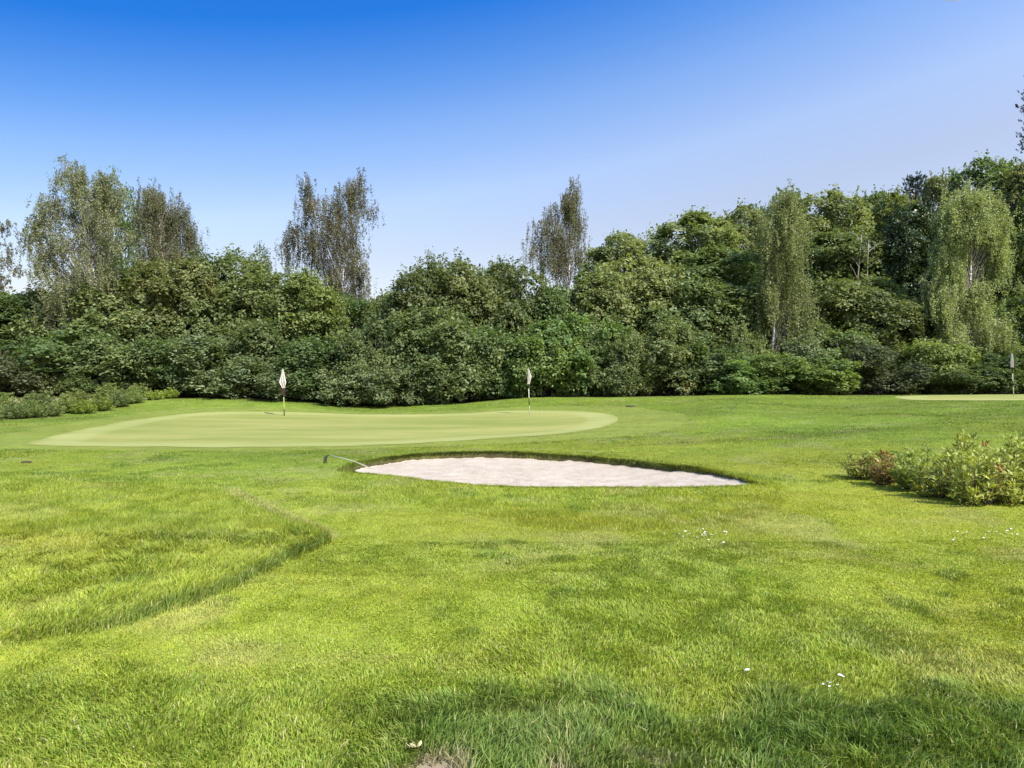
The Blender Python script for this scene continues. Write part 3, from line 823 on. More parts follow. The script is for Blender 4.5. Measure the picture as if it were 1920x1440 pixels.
birch('silver_birch', 'large airy silver birch with loose open top, tallest tree of the left cluster', 43,
      [[(310, 108, 140), (328, 102, 180), (352, 95, 200)], [(335, 190, 222), (365, 130, 240), (410, 115, 246), (470, 105, 244)],
       [(360, 72, 108), (400, 58, 110), (450, 46, 110), (500, 38, 108)], [(490, 75, 236), (540, 72, 222), (600, 80, 175)]],
      'birch', 700, (.5, 1.5), .105, 24, seed=1, base_px=183, up_tips=.20, stems_n=2)
birch('silver_birch', 'weeping birch with pale trunk in the left cluster, right of the large airy birch', 52,
      [[(352, 262, 288), (375, 252, 340), (410, 250, 348), (460, 250, 350), (510, 262, 358)], [(372, 336, 348), (410, 346, 362), (440, 350, 380), (480, 356, 386)]],
      'birch', 500, (.8, 2.2), .105, 26, seed=2, base_px=306, up_tips=.08, stems_n=1)
birch('silver_birch', 'sparse birch with thin scattered leaves cut off by the left picture edge', 50,
      [[(400, -60, 8), (440, -90, 30), (480, -110, 38), (530, -110, 30), (570, -90, 35)]],
      'birchdark', 120, (.25, .9), .13, 20, seed=3, base_px=-40, up_tips=.35)
birch('silver_birch', 'weeping birch with two ragged tops and reddish leaves, alone left of centre', 52,
      [[(330, 562, 576), (350, 558, 588), (378, 560, 606)], [(328, 655, 682), (345, 636, 684), (372, 626, 688)],
       [(368, 566, 684), (400, 564, 688), (435, 552, 688), (465, 552, 690)], [(415, 532, 556), (450, 526, 562), (490, 522, 556)],
       [(470, 562, 696), (510, 584, 700), (545, 605, 694), (580, 640, 692)], [(385, 698, 706), (395, 698, 706)]],
      'birchdark', 620, (.7, 2.0), .105, 26, seed=4, base_px=632, up_tips=.10, stems_n=2, rtrunk=.13)
birch('silver_birch', 'slender pointed weeping birch with hanging strands standing alone right of centre', 53,
      [[(335, 1071, 1083), (355, 1062, 1088), (380, 1050, 1085)], [(372, 1038, 1088), (395, 1012, 1090), (430, 996, 1092)],
       [(430, 988, 1094), (465, 982, 1098), (495, 984, 1096)]],
      'birchdark', 330, (.8, 2.1), .105, 26, seed=5, base_px=1066, up_tips=.06, stems_n=1, rtrunk=.12, wide=1.12)
birch('silver_birch', 'narrow pale weeping birch with golden drooping curtains in front of the right wood', 42.3,
      [[(362, 1455, 1488), (380, 1432, 1504), (410, 1424, 1512), (440, 1422, 1512), (470, 1430, 1505)],
       [(500, 1474, 1506), (515, 1462, 1518), (550, 1470, 1523), (590, 1474, 1523), (612, 1480, 1516)],
       [(495, 1428, 1462), (530, 1420, 1462), (570, 1422, 1468)], [(470, 1440, 1475), (530, 1440, 1480)]],
      'weep', 560, (.9, 2.2), .10, 30, bunch=11, stems_n=1, seed=6, base_px=1444, up_tips=.08, depth_k=1.0, rtrunk=.10, wide=1.08)
birch('silver_birch', 'broad pale weeping birch with forked white trunk showing, standing behind the right flag', 42.3,
      [[(352, 1805, 1838), (372, 1780, 1862), (400, 1768, 1878), (430, 1768, 1880)],
       [(440, 1760, 1795), (470, 1756, 1800), (500, 1750, 1800)], [(430, 1850, 1886), (470, 1845, 1890), (510, 1850, 1884)],
       [(520, 1735, 1790), (550, 1730, 1785), (570, 1738, 1780)], [(530, 1790, 1850), (570, 1785, 1850)],
       [(590, 1755, 1800), (625, 1752, 1815)], [(588, 1825, 1885), (620, 1825, 1890), (635, 1835, 1885)]],
      'weep', 980, (.7, 1.7), .10, 30, bunch=11, stems_n=1, seed=7, base_px=1812, up_tips=.08, depth_k=.9, rtrunk=.12, wide=1.08)

# ---------------------------------------------------------------- trees of the wood and the hedge (kind, name, label, cat, px, top, half width, distance, leaf)
WOOD = 'trees of the wood behind the fairway'
TREES = [
 ('airy0', 'broadleaf_tree', 'dark top of a dense tree behind the large airy birch', 215, 333, 40, 58, 'dark'),
 ('airy1', 'broadleaf_tree', 'dark open tree top behind the weeping birch with pale trunk on the left', 278, 352, 34, 58, 'dark'),
 ('airy0', 'young_tree', 'thin open tree top poking out of the hedge left of the two topped birch', 486, 472, 34, 48, 'maple'),
 ('airy1', 'young_tree', 'open ragged tree top against the sky between the two lone birches', 800, 474, 52, 46, 'maple'),
 ('tree2', 'broadleaf_tree', 'olive tree on the slope just right of the pointed birch', 1158, 450, 62, 50, 'olive'),
 ('airy1', 'young_tree', 'thin airy tree top standing out of the left end of the right wood', 1222, 432, 44, 53, 'olive'),
 ('tree3', 'broadleaf_tree', 'broad round leafy tree at the left shoulder of the right wood', 1305, 406, 84, 50, 'maple'),
 ('tree0', 'broadleaf_tree', 'green tree between the round shoulder tree and the narrow pale birch', 1385, 398, 62, 55, 'olive'),
 ('tree1', 'broadleaf_tree', 'dark tree whose top shows just above the narrow pale birch', 1462, 366, 52, 60, 'dark'),
 ('tree2', 'broadleaf_tree', 'yellowish green tree on the skyline right of the narrow pale birch', 1560, 374, 72, 54, 'olive'),
 ('tree3', 'broadleaf_tree', 'skyline tree left of the dark pine top', 1640, 368, 54, 60, 'maple'),
 ('tree0', 'broadleaf_tree', 'light green tree directly below the dark pine top', 1685, 372, 52, 56, 'yellow'),
 ('tree2', 'broadleaf_tree', 'almost black evergreen tree between the two pale birches', 1712, 398, 56, 49, 'holly'),
 ('tree1', 'broadleaf_tree', 'brownish green tree on the skyline right of the dark pine top', 1770, 340, 46, 61, 'olive'),
 ('tree3', 'broadleaf_tree', 'tall leafy tree on the skyline above the broad pale birch', 1848, 308, 70, 62, 'maple'),
 ('tree0', 'broadleaf_tree', 'tall tree at the right picture edge rising highest on the skyline', 1930, 302, 66, 60, 'olive'),
 ('tree1', 'broadleaf_tree', 'light green tree at the right picture edge below the skyline', 1925, 372, 62, 48, 'yellow'),
 ('tree2', 'broadleaf_tree', 'dark green tree filling the gap behind the broad pale birch', 1790, 420, 60, 53, 'dark'),
 ('tree3', 'broadleaf_tree', 'large dark green tree in the middle of the right wood', 1570, 440, 80, 50, 'maple'),
 ('tree1', 'broadleaf_tree', 'shaded dark tree behind the gap with bare trunks in the right wood', 1640, 470, 60, 52, 'dark'),
 ('tree3', 'broadleaf_tree', 'big rounded green tree against the left side of the narrow pale birch', 1345, 470, 92, 46.5, 'maple'),
]
for k, nm, lb, px, yt, hw, Y, m in TREES:
    plant(k, nm, lb, 'tree', px, yt, hw, Y, m, group=WOOD)

HEDGE = 'bushes of the tall hedge along the course'
BUSHES = [
 ('hedge0', 'dark bush at the far left end of the tall hedge under the sparse birch', -30, 556, 90, 46, 'maple'),
 ('hedge1', 'bush of the tall hedge behind the thin outer leaves of the large airy birch', 62, 550, 74, 46.5, 'dark'),
 ('hedge2', 'mid green bush right behind the hanging twigs of the large airy birch', 148, 540, 80, 46.5, 'maple'),
 ('hedge3', 'broad bush hiding the foot of the pale trunked weeping birch', 250, 512, 88, 45, 'maple'),
 ('hedge4', 'bush with yellowish crown just right of the left birch cluster', 335, 500, 70, 44.5, 'olive'),
 ('hedge0', 'tallest crown of the left hedge, midway between the two left birch groups', 410, 488, 76, 45.5, 'maple'),
 ('hedge1', 'leafy bush left of the two topped birch with sunlit yellow clumps', 500, 520, 74, 44, 'olive'),
 ('hedge2', 'bush with bright top in front of the two topped birch', 575, 524, 62, 43.5, 'yellow'),
 ('hedge3', 'darker bush at the foot of the two topped birch', 652, 566, 58, 44.5, 'dark'),
 ('hedge4', 'low dip of the hedge under the patch of low sky', 728, 556, 52, 45, 'maple'),
 ('hedge0', 'round bush left of the middle of the hedge, below the open ragged tree top', 806, 520, 68, 43.5, 'maple'),
 ('hedge1', 'sunlit crown in the middle of the hedge', 872, 502, 66, 43.5, 'olive'),
 ('hedge2', 'full green crown left of the pointed birch', 945, 498, 66, 44, 'maple'),
 ('hedge3', 'bush at the foot of the pointed birch', 1008, 556, 58, 43.5, 'dark'),
 ('hedge4', 'grey green bush directly below the pointed birch', 1070, 548, 52, 46, 'willow'),
 ('hedge0', 'olive bush right of the grey green bush below the pointed birch', 1128, 520, 66, 46, 'olive'),
 ('hedge1', 'tall olive bush at the left foot of the right wood', 1200, 490, 74, 46.5, 'olive'),
 ('hedge2', 'deep green bush below the broad round shoulder tree', 1272, 520, 72, 45, 'maple'),
 ('hedge3', 'broad dark bush in front of the big rounded green tree', 1345, 540, 62, 45, 'maple'),
 ('hedge4', 'broad olive bush between the two pale birches', 1588, 528, 80, 46.5, 'olive'),
 ('hedge1', 'lower olive bush just left of the broad pale birch', 1678, 560, 62, 44.5, 'olive'),
 ('hedge0', 'dark bush at the right picture edge behind the right flag', 1920, 560, 60, 44.5, 'dark'),
 ('hedge2', 'dark green bush right of the narrow pale birch', 1510, 600, 60, 46, 'dark'),
 ('hedge3', 'shadowy bush under the broad pale birch', 1760, 600, 70, 46, 'dark'),
]
for k, lb, px, yt, hw, Y, m in BUSHES:
    plant(k, 'hedge_bush', lb, 'bush', px, yt, hw, Y, m, group=HEDGE)

FRONT = 'shrubs along the front of the hedge'
SHRUBS = [
 ('bush0', 'dark low shrub at the left picture edge behind the heath plants', 5, 640, 84, 42, 'dark'),
 ('wisp0', 'dark feathery broom shrub near the left picture edge', 62, 664, 62, 40.5, 'blue'),
 ('wisp1', 'brownish dead looking broom shrub between green ones on the left', 118, 660, 44, 40.2, 'heather'),
 ('bush1', 'dark shrub at the foot of the hedge below the large airy birch', 172, 622, 84, 42, 'dark'),
 ('wisp0', 'upright dark broom shrub left of the grey green willow shrub', 190, 690, 46, 39.5, 'dark'),
 ('bush2', 'dark leafy shrub with leaves to the ground behind the left heath strip', 268, 606, 84, 41.5, 'maple'),
 ('bush3', 'shaded shrub between the left heath strip and the willow shrub', 335, 640, 62, 40.5, 'dark'),
 ('wisp1', 'grey green willow shrub with pointed shoots left of the left flag', 432, 640, 78, 40.2, 'willow'),
 ('bush0', 'leafy dark shrub above and left of the left flag', 505, 604, 72, 41.5, 'maple'),
 ('wisp0', 'low grey green willow shrub directly behind the left flag', 540, 676, 66, 39.4, 'willow'),
 ('bush1', 'deep green shrub right of the left flag', 615, 640, 66, 39.3, 'dark'),
 ('wisp1', 'wispy grey green shrub where the turf dips lowest', 668, 664, 58, 38.3, 'willow'),
 ('bush2', 'tall dark shrub behind the lowest dip of the turf', 702, 604, 66, 40, 'maple'),
 ('wisp0', 'low spreading willow shrub right of the lowest dip of the turf', 742, 690, 50, 38.2, 'willow'),
 ('bush3', 'big mid green shrub between the left and middle flags', 788, 580, 74, 40.5, 'maple'),
 ('bush0', 'shrub with tiers of leaves left of the middle flag', 862, 600, 76, 39.8, 'maple'),
 ('bush1', 'dark shrub close behind the left side of the middle flag', 935, 620, 60, 39.6, 'dark'),
 ('bush2', 'bright green shrub directly behind the middle flag', 1015, 606, 66, 39.8, 'bright'),
 ('bush3', 'broad green shrub right of the middle flag', 1092, 596, 72, 40.3, 'bright'),
 ('bush0', 'round dark shrub beside the brownish seeding shrub', 1142, 640, 50, 39.8, 'maple'),
 ('wisp1', 'brownish shrub with fluffy seed heads right of the middle flag', 1182, 640, 32, 39.6, 'heather'),
 ('bush1', 'dark leafy shrub right of the brownish seeding shrub', 1236, 612, 64, 41, 'maple'),
 ('bush2', 'tall dark shrub at the foot of the right wood', 1310, 622, 70, 42, 'dark'),
 ('wisp0', 'pale round shrub left of the foot of the narrow pale birch', 1392, 596, 40, 43.2, 'olive'),
 ('bush3', 'bright leafy bramble below the pale round shrub', 1362, 672, 64, 40.5, 'bright'),
 ('bush0', 'small pale arching shrub right of the foot of the narrow pale birch', 1482, 636, 44, 42, 'willow'),
 ('bush1', 'deep green bramble left of the blue green willow', 1440, 668, 60, 40.6, 'bright'),
 ('bush2', 'vivid green bramble with large sunlit leaves by the turf crest', 1538, 674, 66, 40.2, 'bright'),
 ('bush0', 'dark bramble above the vivid green bramble', 1560, 624, 66, 42.5, 'maple'),
 ('wisp1', 'blue green willow shrub behind the right turf crest', 1648, 656, 66, 41, 'blue'),
 ('bush3', 'yellow green shrub right of the blue green willow', 1742, 644, 56, 41.5, 'yellow'),
 ('bush1', 'dark low shrub below the yellow green shrub', 1782, 690, 60, 40.5, 'maple'),
 ('bush2', 'dark shrub left of the right flag under the broad pale birch', 1846, 668, 58, 40.8, 'dark'),
 ('bush0', 'dark shrub behind the right flag at the right picture edge', 1926, 652, 60, 41, 'maple'),
]
for k, lb, px, yt, hw, Y, m in SHRUBS:
    plant(k, 'shrub', lb, 'shrub', px, yt, hw, Y, m, group=FRONT)

# pines -------------------------------------------------------------------
def pine(label, px, ytop, hw, Y, z_crown, seed, ex=.7):
    rng = np.random.default_rng(seed)
    x = (px - 960) / F * Y; z = zf(x, Y) - .1
    H = EYE - (ytop - 720) / F * Y - z; W = hw / F * Y
    t = thing('pine_tree', label, 'tree', (x, Y, z), 0)
    w = MB(); zt = np.linspace(0, H * .97, 10)
    tr = np.stack([rng.normal(0, .05, 10), rng.normal(0, .05, 10), zt], -1); tr[0, :2] = 0
    w.tube(tr, .24 * (1 - .9 * zt / H), 8)
    Q, D = [], []
    zb = z_crown
    while zb < H - .2:
        f = (zb - z_crown) / (H - z_crown)
        reach = W * (1 - f) ** ex * (.75 + .25 * rng.random()) + .25
        for a in rng.uniform(0, 6.28) + np.arange(6) * 1.05 + rng.normal(0, .2, 6):
            ln = reach * rng.uniform(.7, 1.05)
            u = np.linspace(0, 1, 7)[:, None]
            dr = np.array([np.cos(a), np.sin(a), 0])
            br = np.array([tr[0, 0], tr[0, 1], zb]) + dr * ln * u + np.array([0, 0, 1]) * ln * (.10 * u + .38 * u ** 2.2)
            w.tube(br, .045 * (1 - .85 * u[:, 0]) + .004, 5, cap=False)
            for s in np.linspace(.35, 1.0, max(4, int(ln * 5))):
                c = np.array([np.interp(s, u[:, 0], br[:, k]) for k in range(3)])
                for q in range(3):
                    tip = c + dr * rng.normal(.05, .12) + rng.normal(0, .14, 3) * [1, 1, .4]
                    up = unit(np.array([dr[0] * .4, dr[1] * .4, 1.0]) + rng.normal(0, .3, 3))
                    m = 26
                    nd = unit(up + rng.normal(0, .55, (m, 3)))
                    Q.append(tip + up * rng.uniform(0, .22, m)[:, None] + nd * .06); D.append(nd)
        zb += rng.uniform(.45, .7)
    Q = np.concatenate(Q); D = np.concatenate(D); n = len(Q)
    V = leaf_quads(Q, rng.normal(size=(n, 3)), .15, .028, rng, D=D)
    obj('crown', quads_mesh('crown', V, rng.random(n), M['pine']), t)
    obj('trunk', w.mesh('trunk', [M['bark']]), t)
    return t
pine('dark pine top standing above the skyline of the right wood', 1716, 328, 44, 57, 10.0, 21, .55)
pine('tall dark pine of which only branch tips reach in at the right picture edge', 1963, 120, 46, 52, 9.5, 22, .22)

# bare trunks in the gap of the right wood
def bare_tree(label, px, ytop, ybase, Y, lean, seed):
    rng = np.random.default_rng(seed)
    x = (px - 960) / F * Y; z = zf(x, Y) - .1; H = EYE - (ytop - 720) / F * Y - z
    t = thing('bare_tree', label, 'tree', (x, Y, z), 0, 'bare trunks in the right wood')
    w = br = MB(); u = np.linspace(0, 1, 9)
    pts = np.stack([lean * u ** 1.2, rng.normal(0, .05, 9), H * u], -1)
    w.tube(pts, .11 * (1 - .75 * u), 7)
    for i in range(9):
        s = rng.uniform(.45, .97); b = np.array([np.interp(s, u, pts[:, k]) for k in range(3)]); a = rng.uniform(0, 6.28)
        e = b + np.array([np.cos(a), np.sin(a) * .6, rng.uniform(.3, 1.1)]) * rng.uniform(.6, 1.5)
        br.tube(np.stack([b, (b + e) / 2 + [0, 0, .12], e]), [.035, .02, .006], 5, cap=False)
    obj('trunk', w.mesh('trunk', [M['grey_bark']]), t)
bare_tree('leaning bare grey trunk in the dark gap of the right wood', 1592, 440, 540, 47.2, .9, 31)
bare_tree('upright bare grey trunk right of the leaning one in the right wood', 1626, 450, 540, 47.4, .05, 32)

# the mass of the wood behind and beyond the single trees: nobody could count it
def woodland():
    rng = np.random.default_rng(55)
    n = 90000
    x = rng.uniform(-95, 105, n); y = rng.uniform(47.5, 66, n) + .004 * x ** 2 * (np.abs(x) > 45) * -1.2
    top = 4.6 + 2.2 * fbm(x, y, 6, 3) * 1.4 + 4.2 * sstep(9, 30, x) + 3.5 * sstep(.0, 18, y - 50) * sstep(5, 20, x)
    top = np.where(np.abs(x) > 44, top + 2.5, top)
    z = top * rng.random(n) ** .55 + rng.normal(0, .25, n)
    zz = zg(x, y); P = np.stack([x, y, np.maximum(z, .1) + zz], -1)
    Nn = unit(rng.normal(0, .6, (n, 3)) + [0, -.3, .7])
    L = rng.uniform(.3, .6, n)
    V = leaf_quads(P, Nn, L, L * .6, rng)
    o = obj('woodland', quads_mesh('woodland', V, rng.random(n), M['dark']))
    tag(o, 'dark undergrowth of the wood behind the hedge and the trees', 'woodland', kind='stuff')
woodland()

# ---------------------------------------------------------------- leafy shrubs of the beds
def shrub_proto(seed, R, H, n_stem, whorl, leafL, leafW, rust=0.0):
    rng = np.random.default_rng(seed)
    w = MB(); Q, Nn, D, T, RU = [], [], [], [], []
    for i in range(n_stem):
        a = rng.uniform(0, 6.28); q = rng.random() ** .55
        e = np.array([np.cos(a) * R * q, np.sin(a) * R * q, H * (1 - .62 * q ** 2) * rng.uniform(.50, 1.15)])
        b = np.array([np.cos(a), np.sin(a), 0]) * R * .18 * rng.random() + [0, 0, -.04]
        u = np.linspace(0, 1, 5)[:, None]
        pts = b * (1 - u) + e * u + np.array([np.cos(a), np.sin(a), -.3]) * R * .12 * np.sin(u * 3.14)
        w.tube(pts, .008 * (1 - .6 * u[:, 0]), 5)
        ru = rng.random() < rust
        for f in ([1.0, .82, .62, .42] if rng.random() < .7 else [1.0, .78, .5]):
            c = np.array([np.interp(f, u[:, 0], pts[:, k]) for k in range(3)])
            m = whorl if f == 1 else int(whorl * .8)
            th = np.arange(m) * 2.4 + rng.uniform(0, 6); el = rng.uniform(.35, 1.30, m) if f == 1 else rng.uniform(.0, .95, m)
            d = np.stack([np.cos(th) * np.cos(el), np.sin(th) * np.cos(el), np.sin(el)], -1)
            Q.append(c + d * leafL * .55 + rng.normal(0, .012, (m, 3))); D.append(d)
            Nn.append(unit(np.array([0, 0, 1.0]) - d * .5 + rng.normal(0, .45, (m, 3)))); T.append(np.clip(rng.random() * .6 + rng.random(m) * .4, 0, 1))
            RU.append(np.full(m, ru or (rust > 0 and f < .6 and rng.random() < rust * 1.6)))
    Q, Nn, D, T, RU = map(np.concatenate, (Q, Nn, D, T, RU))
    L = leafL * rng.uniform(.7, 1.25, len(Q))
    V = leaf_quads(Q, Nn, L, L * leafW / leafL, rng, D=D)
    k = np.arange(len(Q)) * 4
    cm = make_mesh('foliage', V, [np.stack([k, k + 1, k + 2, k + 3], -1)], [M['rhodo'], M['rust']], False, fattr=T, midx=RU.astype(int))
    return cm, w.mesh('stems', [M['twig']])
LOW = {'green': [shrub_proto(400 + i, .36, .56, 34, 9, .105, .027, .03) for i in range(4)],
       'mixed': [shrub_proto(410 + i, .33, .52, 28, 9, .10, .026, .11) for i in range(2)],
       'rusty': [shrub_proto(420 + i, .24, .46, 20, 8, .095, .030, .85) for i in range(1)],
       'heath': [shrub_proto(430 + i, .80, .85, 80, 12, .17, .045, 0) for i in range(3)]}
def low(kind, i, name, label, cat, x, Y, k, rz, group, mat=None):
    fm, sm = LOW[kind][i % len(LOW[kind])]
    t = thing(name, label, cat, (x, Y, zf(x, Y) - .01), rz, group); t.scale = (k, k, k * (.88 + .24 * ((i * 37 % 10) / 10)))
    o = obj('foliage', fm, t); obj('stems', sm, t)
    if mat: o.material_slots[0].link = 'OBJECT'; o.material_slots[0].material = M[mat]
    return t
BED = 'low shrubs of the bed on the right'
BEDP = [
 ('mixed', 5.72, 11.35, 1.00, 'small brownish green shrub at the left tip of the right shrub bed'),
 ('rusty', 5.66, 10.60, .92, 'small shrub with orange rusty leaves second from the left tip of the right bed'),
 ('green', 5.92, 10.15, 1.05, 'green shrub just right of the orange rusty one'),
 ('mixed', 5.78, 9.45, .95, 'shrub with a reddish brown base in the front row of the right bed'),
 ('mixed', 5.98, 9.20, .85, 'smaller reddish shrub beside the reddish brown one in the front row'),
 ('green', 6.45, 9.95, 1.12, 'bushy green shrub in the second row of the right bed'),
 ('green', 6.10, 10.95, .95, 'green shrub on the far rim of the right bed near its left tip'),
 ('mixed', 5.92, 8.80, 1.05, 'shrub with rusty left side at the front of the right bed, nearest the viewer'),
 ('green', 6.30, 8.90, 1.0, 'dark green shrub right of the nearest rusty sided shrub'),
 ('green', 6.85, 9.45, 1.2, 'large green shrub in the middle of the right bed'),
 ('green', 6.95, 10.6, 1.1, 'yellowish green shrub in the middle of the far rim of the right bed'),
 ('mixed', 7.35, 11.2, 1.15, 'shrub with one tall dark branch on the far rim of the right bed'),
 ('green', 7.55, 10.2, 1.25, 'large shrub behind the middle of the right bed'),
 ('green', 6.75, 8.75, .95, 'front shrub of the right bed near the right picture edge'),
 ('green', 7.30, 9.15, 1.2, 'big shrub near the right picture edge, second row'),
 ('mixed', 8.05, 10.9, 1.2, 'rearmost brownish shrub near the right picture edge'),
 ('green', 8.15, 10.0, 1.2, 'shrub cut by the right picture edge, rear row'),
 ('green', 7.05, 8.45, .9, 'front row shrub half outside the right picture edge'),
 ('mixed', 8.65, 11.4, 1.25, 'shrub at the upper right corner of the right bed'),
]
for i, (k, x, Y, sc, lb) in enumerate(BEDP):
    low(k, i, 'low_shrub', lb, 'shrub', x + .12, Y, sc * 1.0, i * 1.7, BED)
HEATH = 'heath plants along the left path'
HP = [
 (-30, 27.0, .95, 'heather', 'brownish heath plant cut by the left picture edge'),
 (25, 28.2, .90, 'heather', 'brownish heath plant nearest the left picture edge, beside the bare soil'),
 (60, 29.0, 1.0, 'weed', 'olive heath plant second along the left strip'),
 (92, 29.8, .85, 'heather', 'small brown heath plant between two olive ones'),
 (124, 31.4, 1.05, 'weed', 'olive heath plant left of the bright green one'),
 (158, 31.4, .85, 'weedbright', 'bright green leafy plant in the left strip'),
 (186, 32.6, 1.0, 'weedbright', 'yellow green plant just right of the bright green one in the left strip'),
 (222, 34.2, .95, 'heather', 'greyish brown heath plant in the middle of the left strip'),
 (252, 35.6, .9, 'weed', 'grey green weedy plant above the small bare patch of soil'),
 (290, 37.2, .75, 'weedbright', 'small round yellow green plant near the right end of the left strip'),
 (318, 38.2, .9, 'weedbright', 'green weedy plant ending the left strip by the hedge'),
 (10, 31.0, 1.15, 'weed', 'tall olive plant in the rear row of the left strip by the picture edge'),
 (75, 33.0, 1.2, 'heather', 'tall brownish plant in the rear row of the left strip'),
 (140, 35.0, 1.15, 'weed', 'tall plant in the rear row behind the bright green one'),
 (205, 37.0, 1.15, 'weed', 'grey green plant in the rear row of the left strip'),
 (262, 38.6, 1.1, 'weed', 'tall pale weeds at the rear right end of the left strip'),
]
for i, (px, Y, sc, m, lb) in enumerate(HP):
    low('heath', i, 'heath_plant', lb, 'plant', (px - 960) / F * Y, Y, sc * .78, i * 2.1, HEATH, m)

# ---------------------------------------------------------------- golf flags
M['pole_white'] = plain('pole_white', (.66, .66, .56), .45, .06)
M['pole_yellow'] = plain('pole_yellow', (.56, .60, .24), .45, .08)
M['pole_dark'] = plain('pole_dark', (.030, .022, .020), .5, .2)
M['flag_cloth'] = plain('flag_cloth', (.52, .48, .43), .85, .12, 9)
M['flag_dark'] = plain('flag_dark', (.055, .025, .020), .85, .3, 12)
M['flag_mark'] = plain('flag_mark', (.42, .35, .29), .85, .2, 30)
def flagpole(label, px, Y, H, lean, bands, outline, seed, pale='pole_white', dark=0):
    x = (px - 960) / F * Y; z = zf(x, Y) - .02
    t = thing('golf_flag', label, 'golf flag', (x, Y, z), 0, 'hole flags on the greens')
    P = lambda h: np.array([lean * h / H, 0, h])
    b = MB(); b.tube([P(0), P(H * .5), P(H)], [.021, .019, .015], 10)
    pole = obj('pole', b.mesh('pole', [M[pale]]), t)
    for lo, hi in bands:
        b = MB(); b.tube([P(lo), P(hi)], [.0245, .0245], 10); obj('band', b.mesh('band', [M['pole_dark']]), pole)
    # limp cloth: a sheet hanging in folds, its outline given as (height, left, right) from the pole
    rows = np.array(outline, float); v = np.linspace(rows[0, 0], rows[-1, 0], 22); u = np.linspace(0, 1, 19)
    o = np.argsort(rows[:, 0])
    L = np.interp(v, rows[o, 0], rows[o, 1]); Rr = np.interp(v, rows[o, 0], rows[o, 2])
    U, VV = np.meshgrid(u, v)
    X = L[:, None] + (Rr - L)[:, None] * U + (lean * VV / H)
    Yd = -.035 + .05 * np.sin(U * 15 + seed + VV * 2.0) * (Rr - L)[:, None] / .3
    V = np.stack([X, Yd, VV], -1).reshape(-1, 3)
    n = len(u); i = (np.arange(len(v) - 1)[:, None] * n + np.arange(n - 1)[None]).ravel()
    q = np.stack([i, i + 1, i + n + 1, i + n], -1)
    uu, vv2 = (U[:-1, :-1].ravel() - .55) / .20, ((VV[:-1, :-1].ravel() - rows[:, 0].min()) / np.ptp(rows[:, 0]) - .42) / .13
    mk = (uu ** 2 + vv2 ** 2 < 1).astype(int)
    mk[VV[:-1, :-1].ravel() < dark] = 2
    back = V + [0, .006, 0]; m = len(V)
    rim = np.concatenate([np.arange(n), np.arange(n - 1, len(v) * n, n), np.arange(len(v) * n - 1, (len(v) - 1) * n - 1, -1), np.arange((len(v) - 1) * n, -1, -n)])
    rq = np.stack([rim[:-1], rim[1:], rim[1:] + m, rim[:-1] + m], -1); rq = rq[rq[:, 0] != rq[:, 1]]
    me = make_mesh('flag', np.concatenate([V, back]), [np.concatenate([q, q[:, ::-1] + m, rq])], [M['flag_cloth'], M['flag_mark'], M['flag_dark']], True, midx=np.concatenate([mk, mk, np.zeros(len(rq))]))
    obj('flag', me, t)
    return t
flagpole('limp white flag on a dark and yellow pole, left of the three hole flags', 533, 32.0, 2.24, -.06,
         [(0, .33), (.90, 1.42)], [(2.24, -.01, .02), (2.0, -.06, .06), (1.72, -.13, .11), (1.60, -.17, .14), (1.50, -.13, .12), (1.36, -.06, .07), (1.26, -.06, .09), (1.10, -.05, .08), (.95, -.02, .05)], 1.0, 'pole_yellow', 1.32)
flagpole('narrow limp white flag on a banded pole near the middle of the long hedge', 993, 31.0, 2.15, -.075,
         [(.46, .78), (1.22, 1.46)], [(2.15, -.02, .03), (1.95, -.02, .09), (1.78, -.02, .15), (1.65, -.03, .12), (1.50, -.03, .07), (1.44, -.06, .06), (1.30, -.03, .05)], 2.4, dark=1.45)
flagpole('tapered limp white flag on a banded pole by the right picture edge', 1901, 33.6, 2.15, -.13,
         [(.52, .80), (1.16, 1.44)], [(2.15, -.01, .05), (1.95, -.04, .06), (1.70, -.08, .07), (1.52, -.10, .07), (1.42, -.09, .03), (1.30, -.05, .02)], 3.9, dark=1.50)

# ---------------------------------------------------------------- bunker rake
M['rake_black'] = plain('rake_black', (.018, .018, .018), .5, .2)
M['rake_shaft'] = plain('rake_shaft', (.30, .31, .26), .5, .1)
rk = thing('bunker_rake', 'bunker rake with pale shaft and black head lying at the left tip of the bunker', 'rake', (-3.52, 13.1, zf(-3.52, 13.1)))
b = MB(); b.tube([(.02, 0, .245), (.30, -.02, .185), (.55, -.05, .115), (.86, -.12, .0)], [.008, .008, .008, .008], 8); obj('shaft', b.mesh('shaft', [M['rake_shaft']]), rk)
b = MB()
b.tube([(-.055, -.12, .205), (-.055, 0, .215), (-.055, .12, .205)], .006, 8)
b.tube([(.04, 0, .243), (-.01, 0, .25), (-.055, 0, .215)], .008, 8)
for k in np.linspace(-.11, .11, 6): b.tube([(-.055, k, .205), (-.066, k, .15), (-.064, k, .09)], [.006, .005, .004], 6)
obj('head', b.mesh('head', [M['rake_black']]), rk)

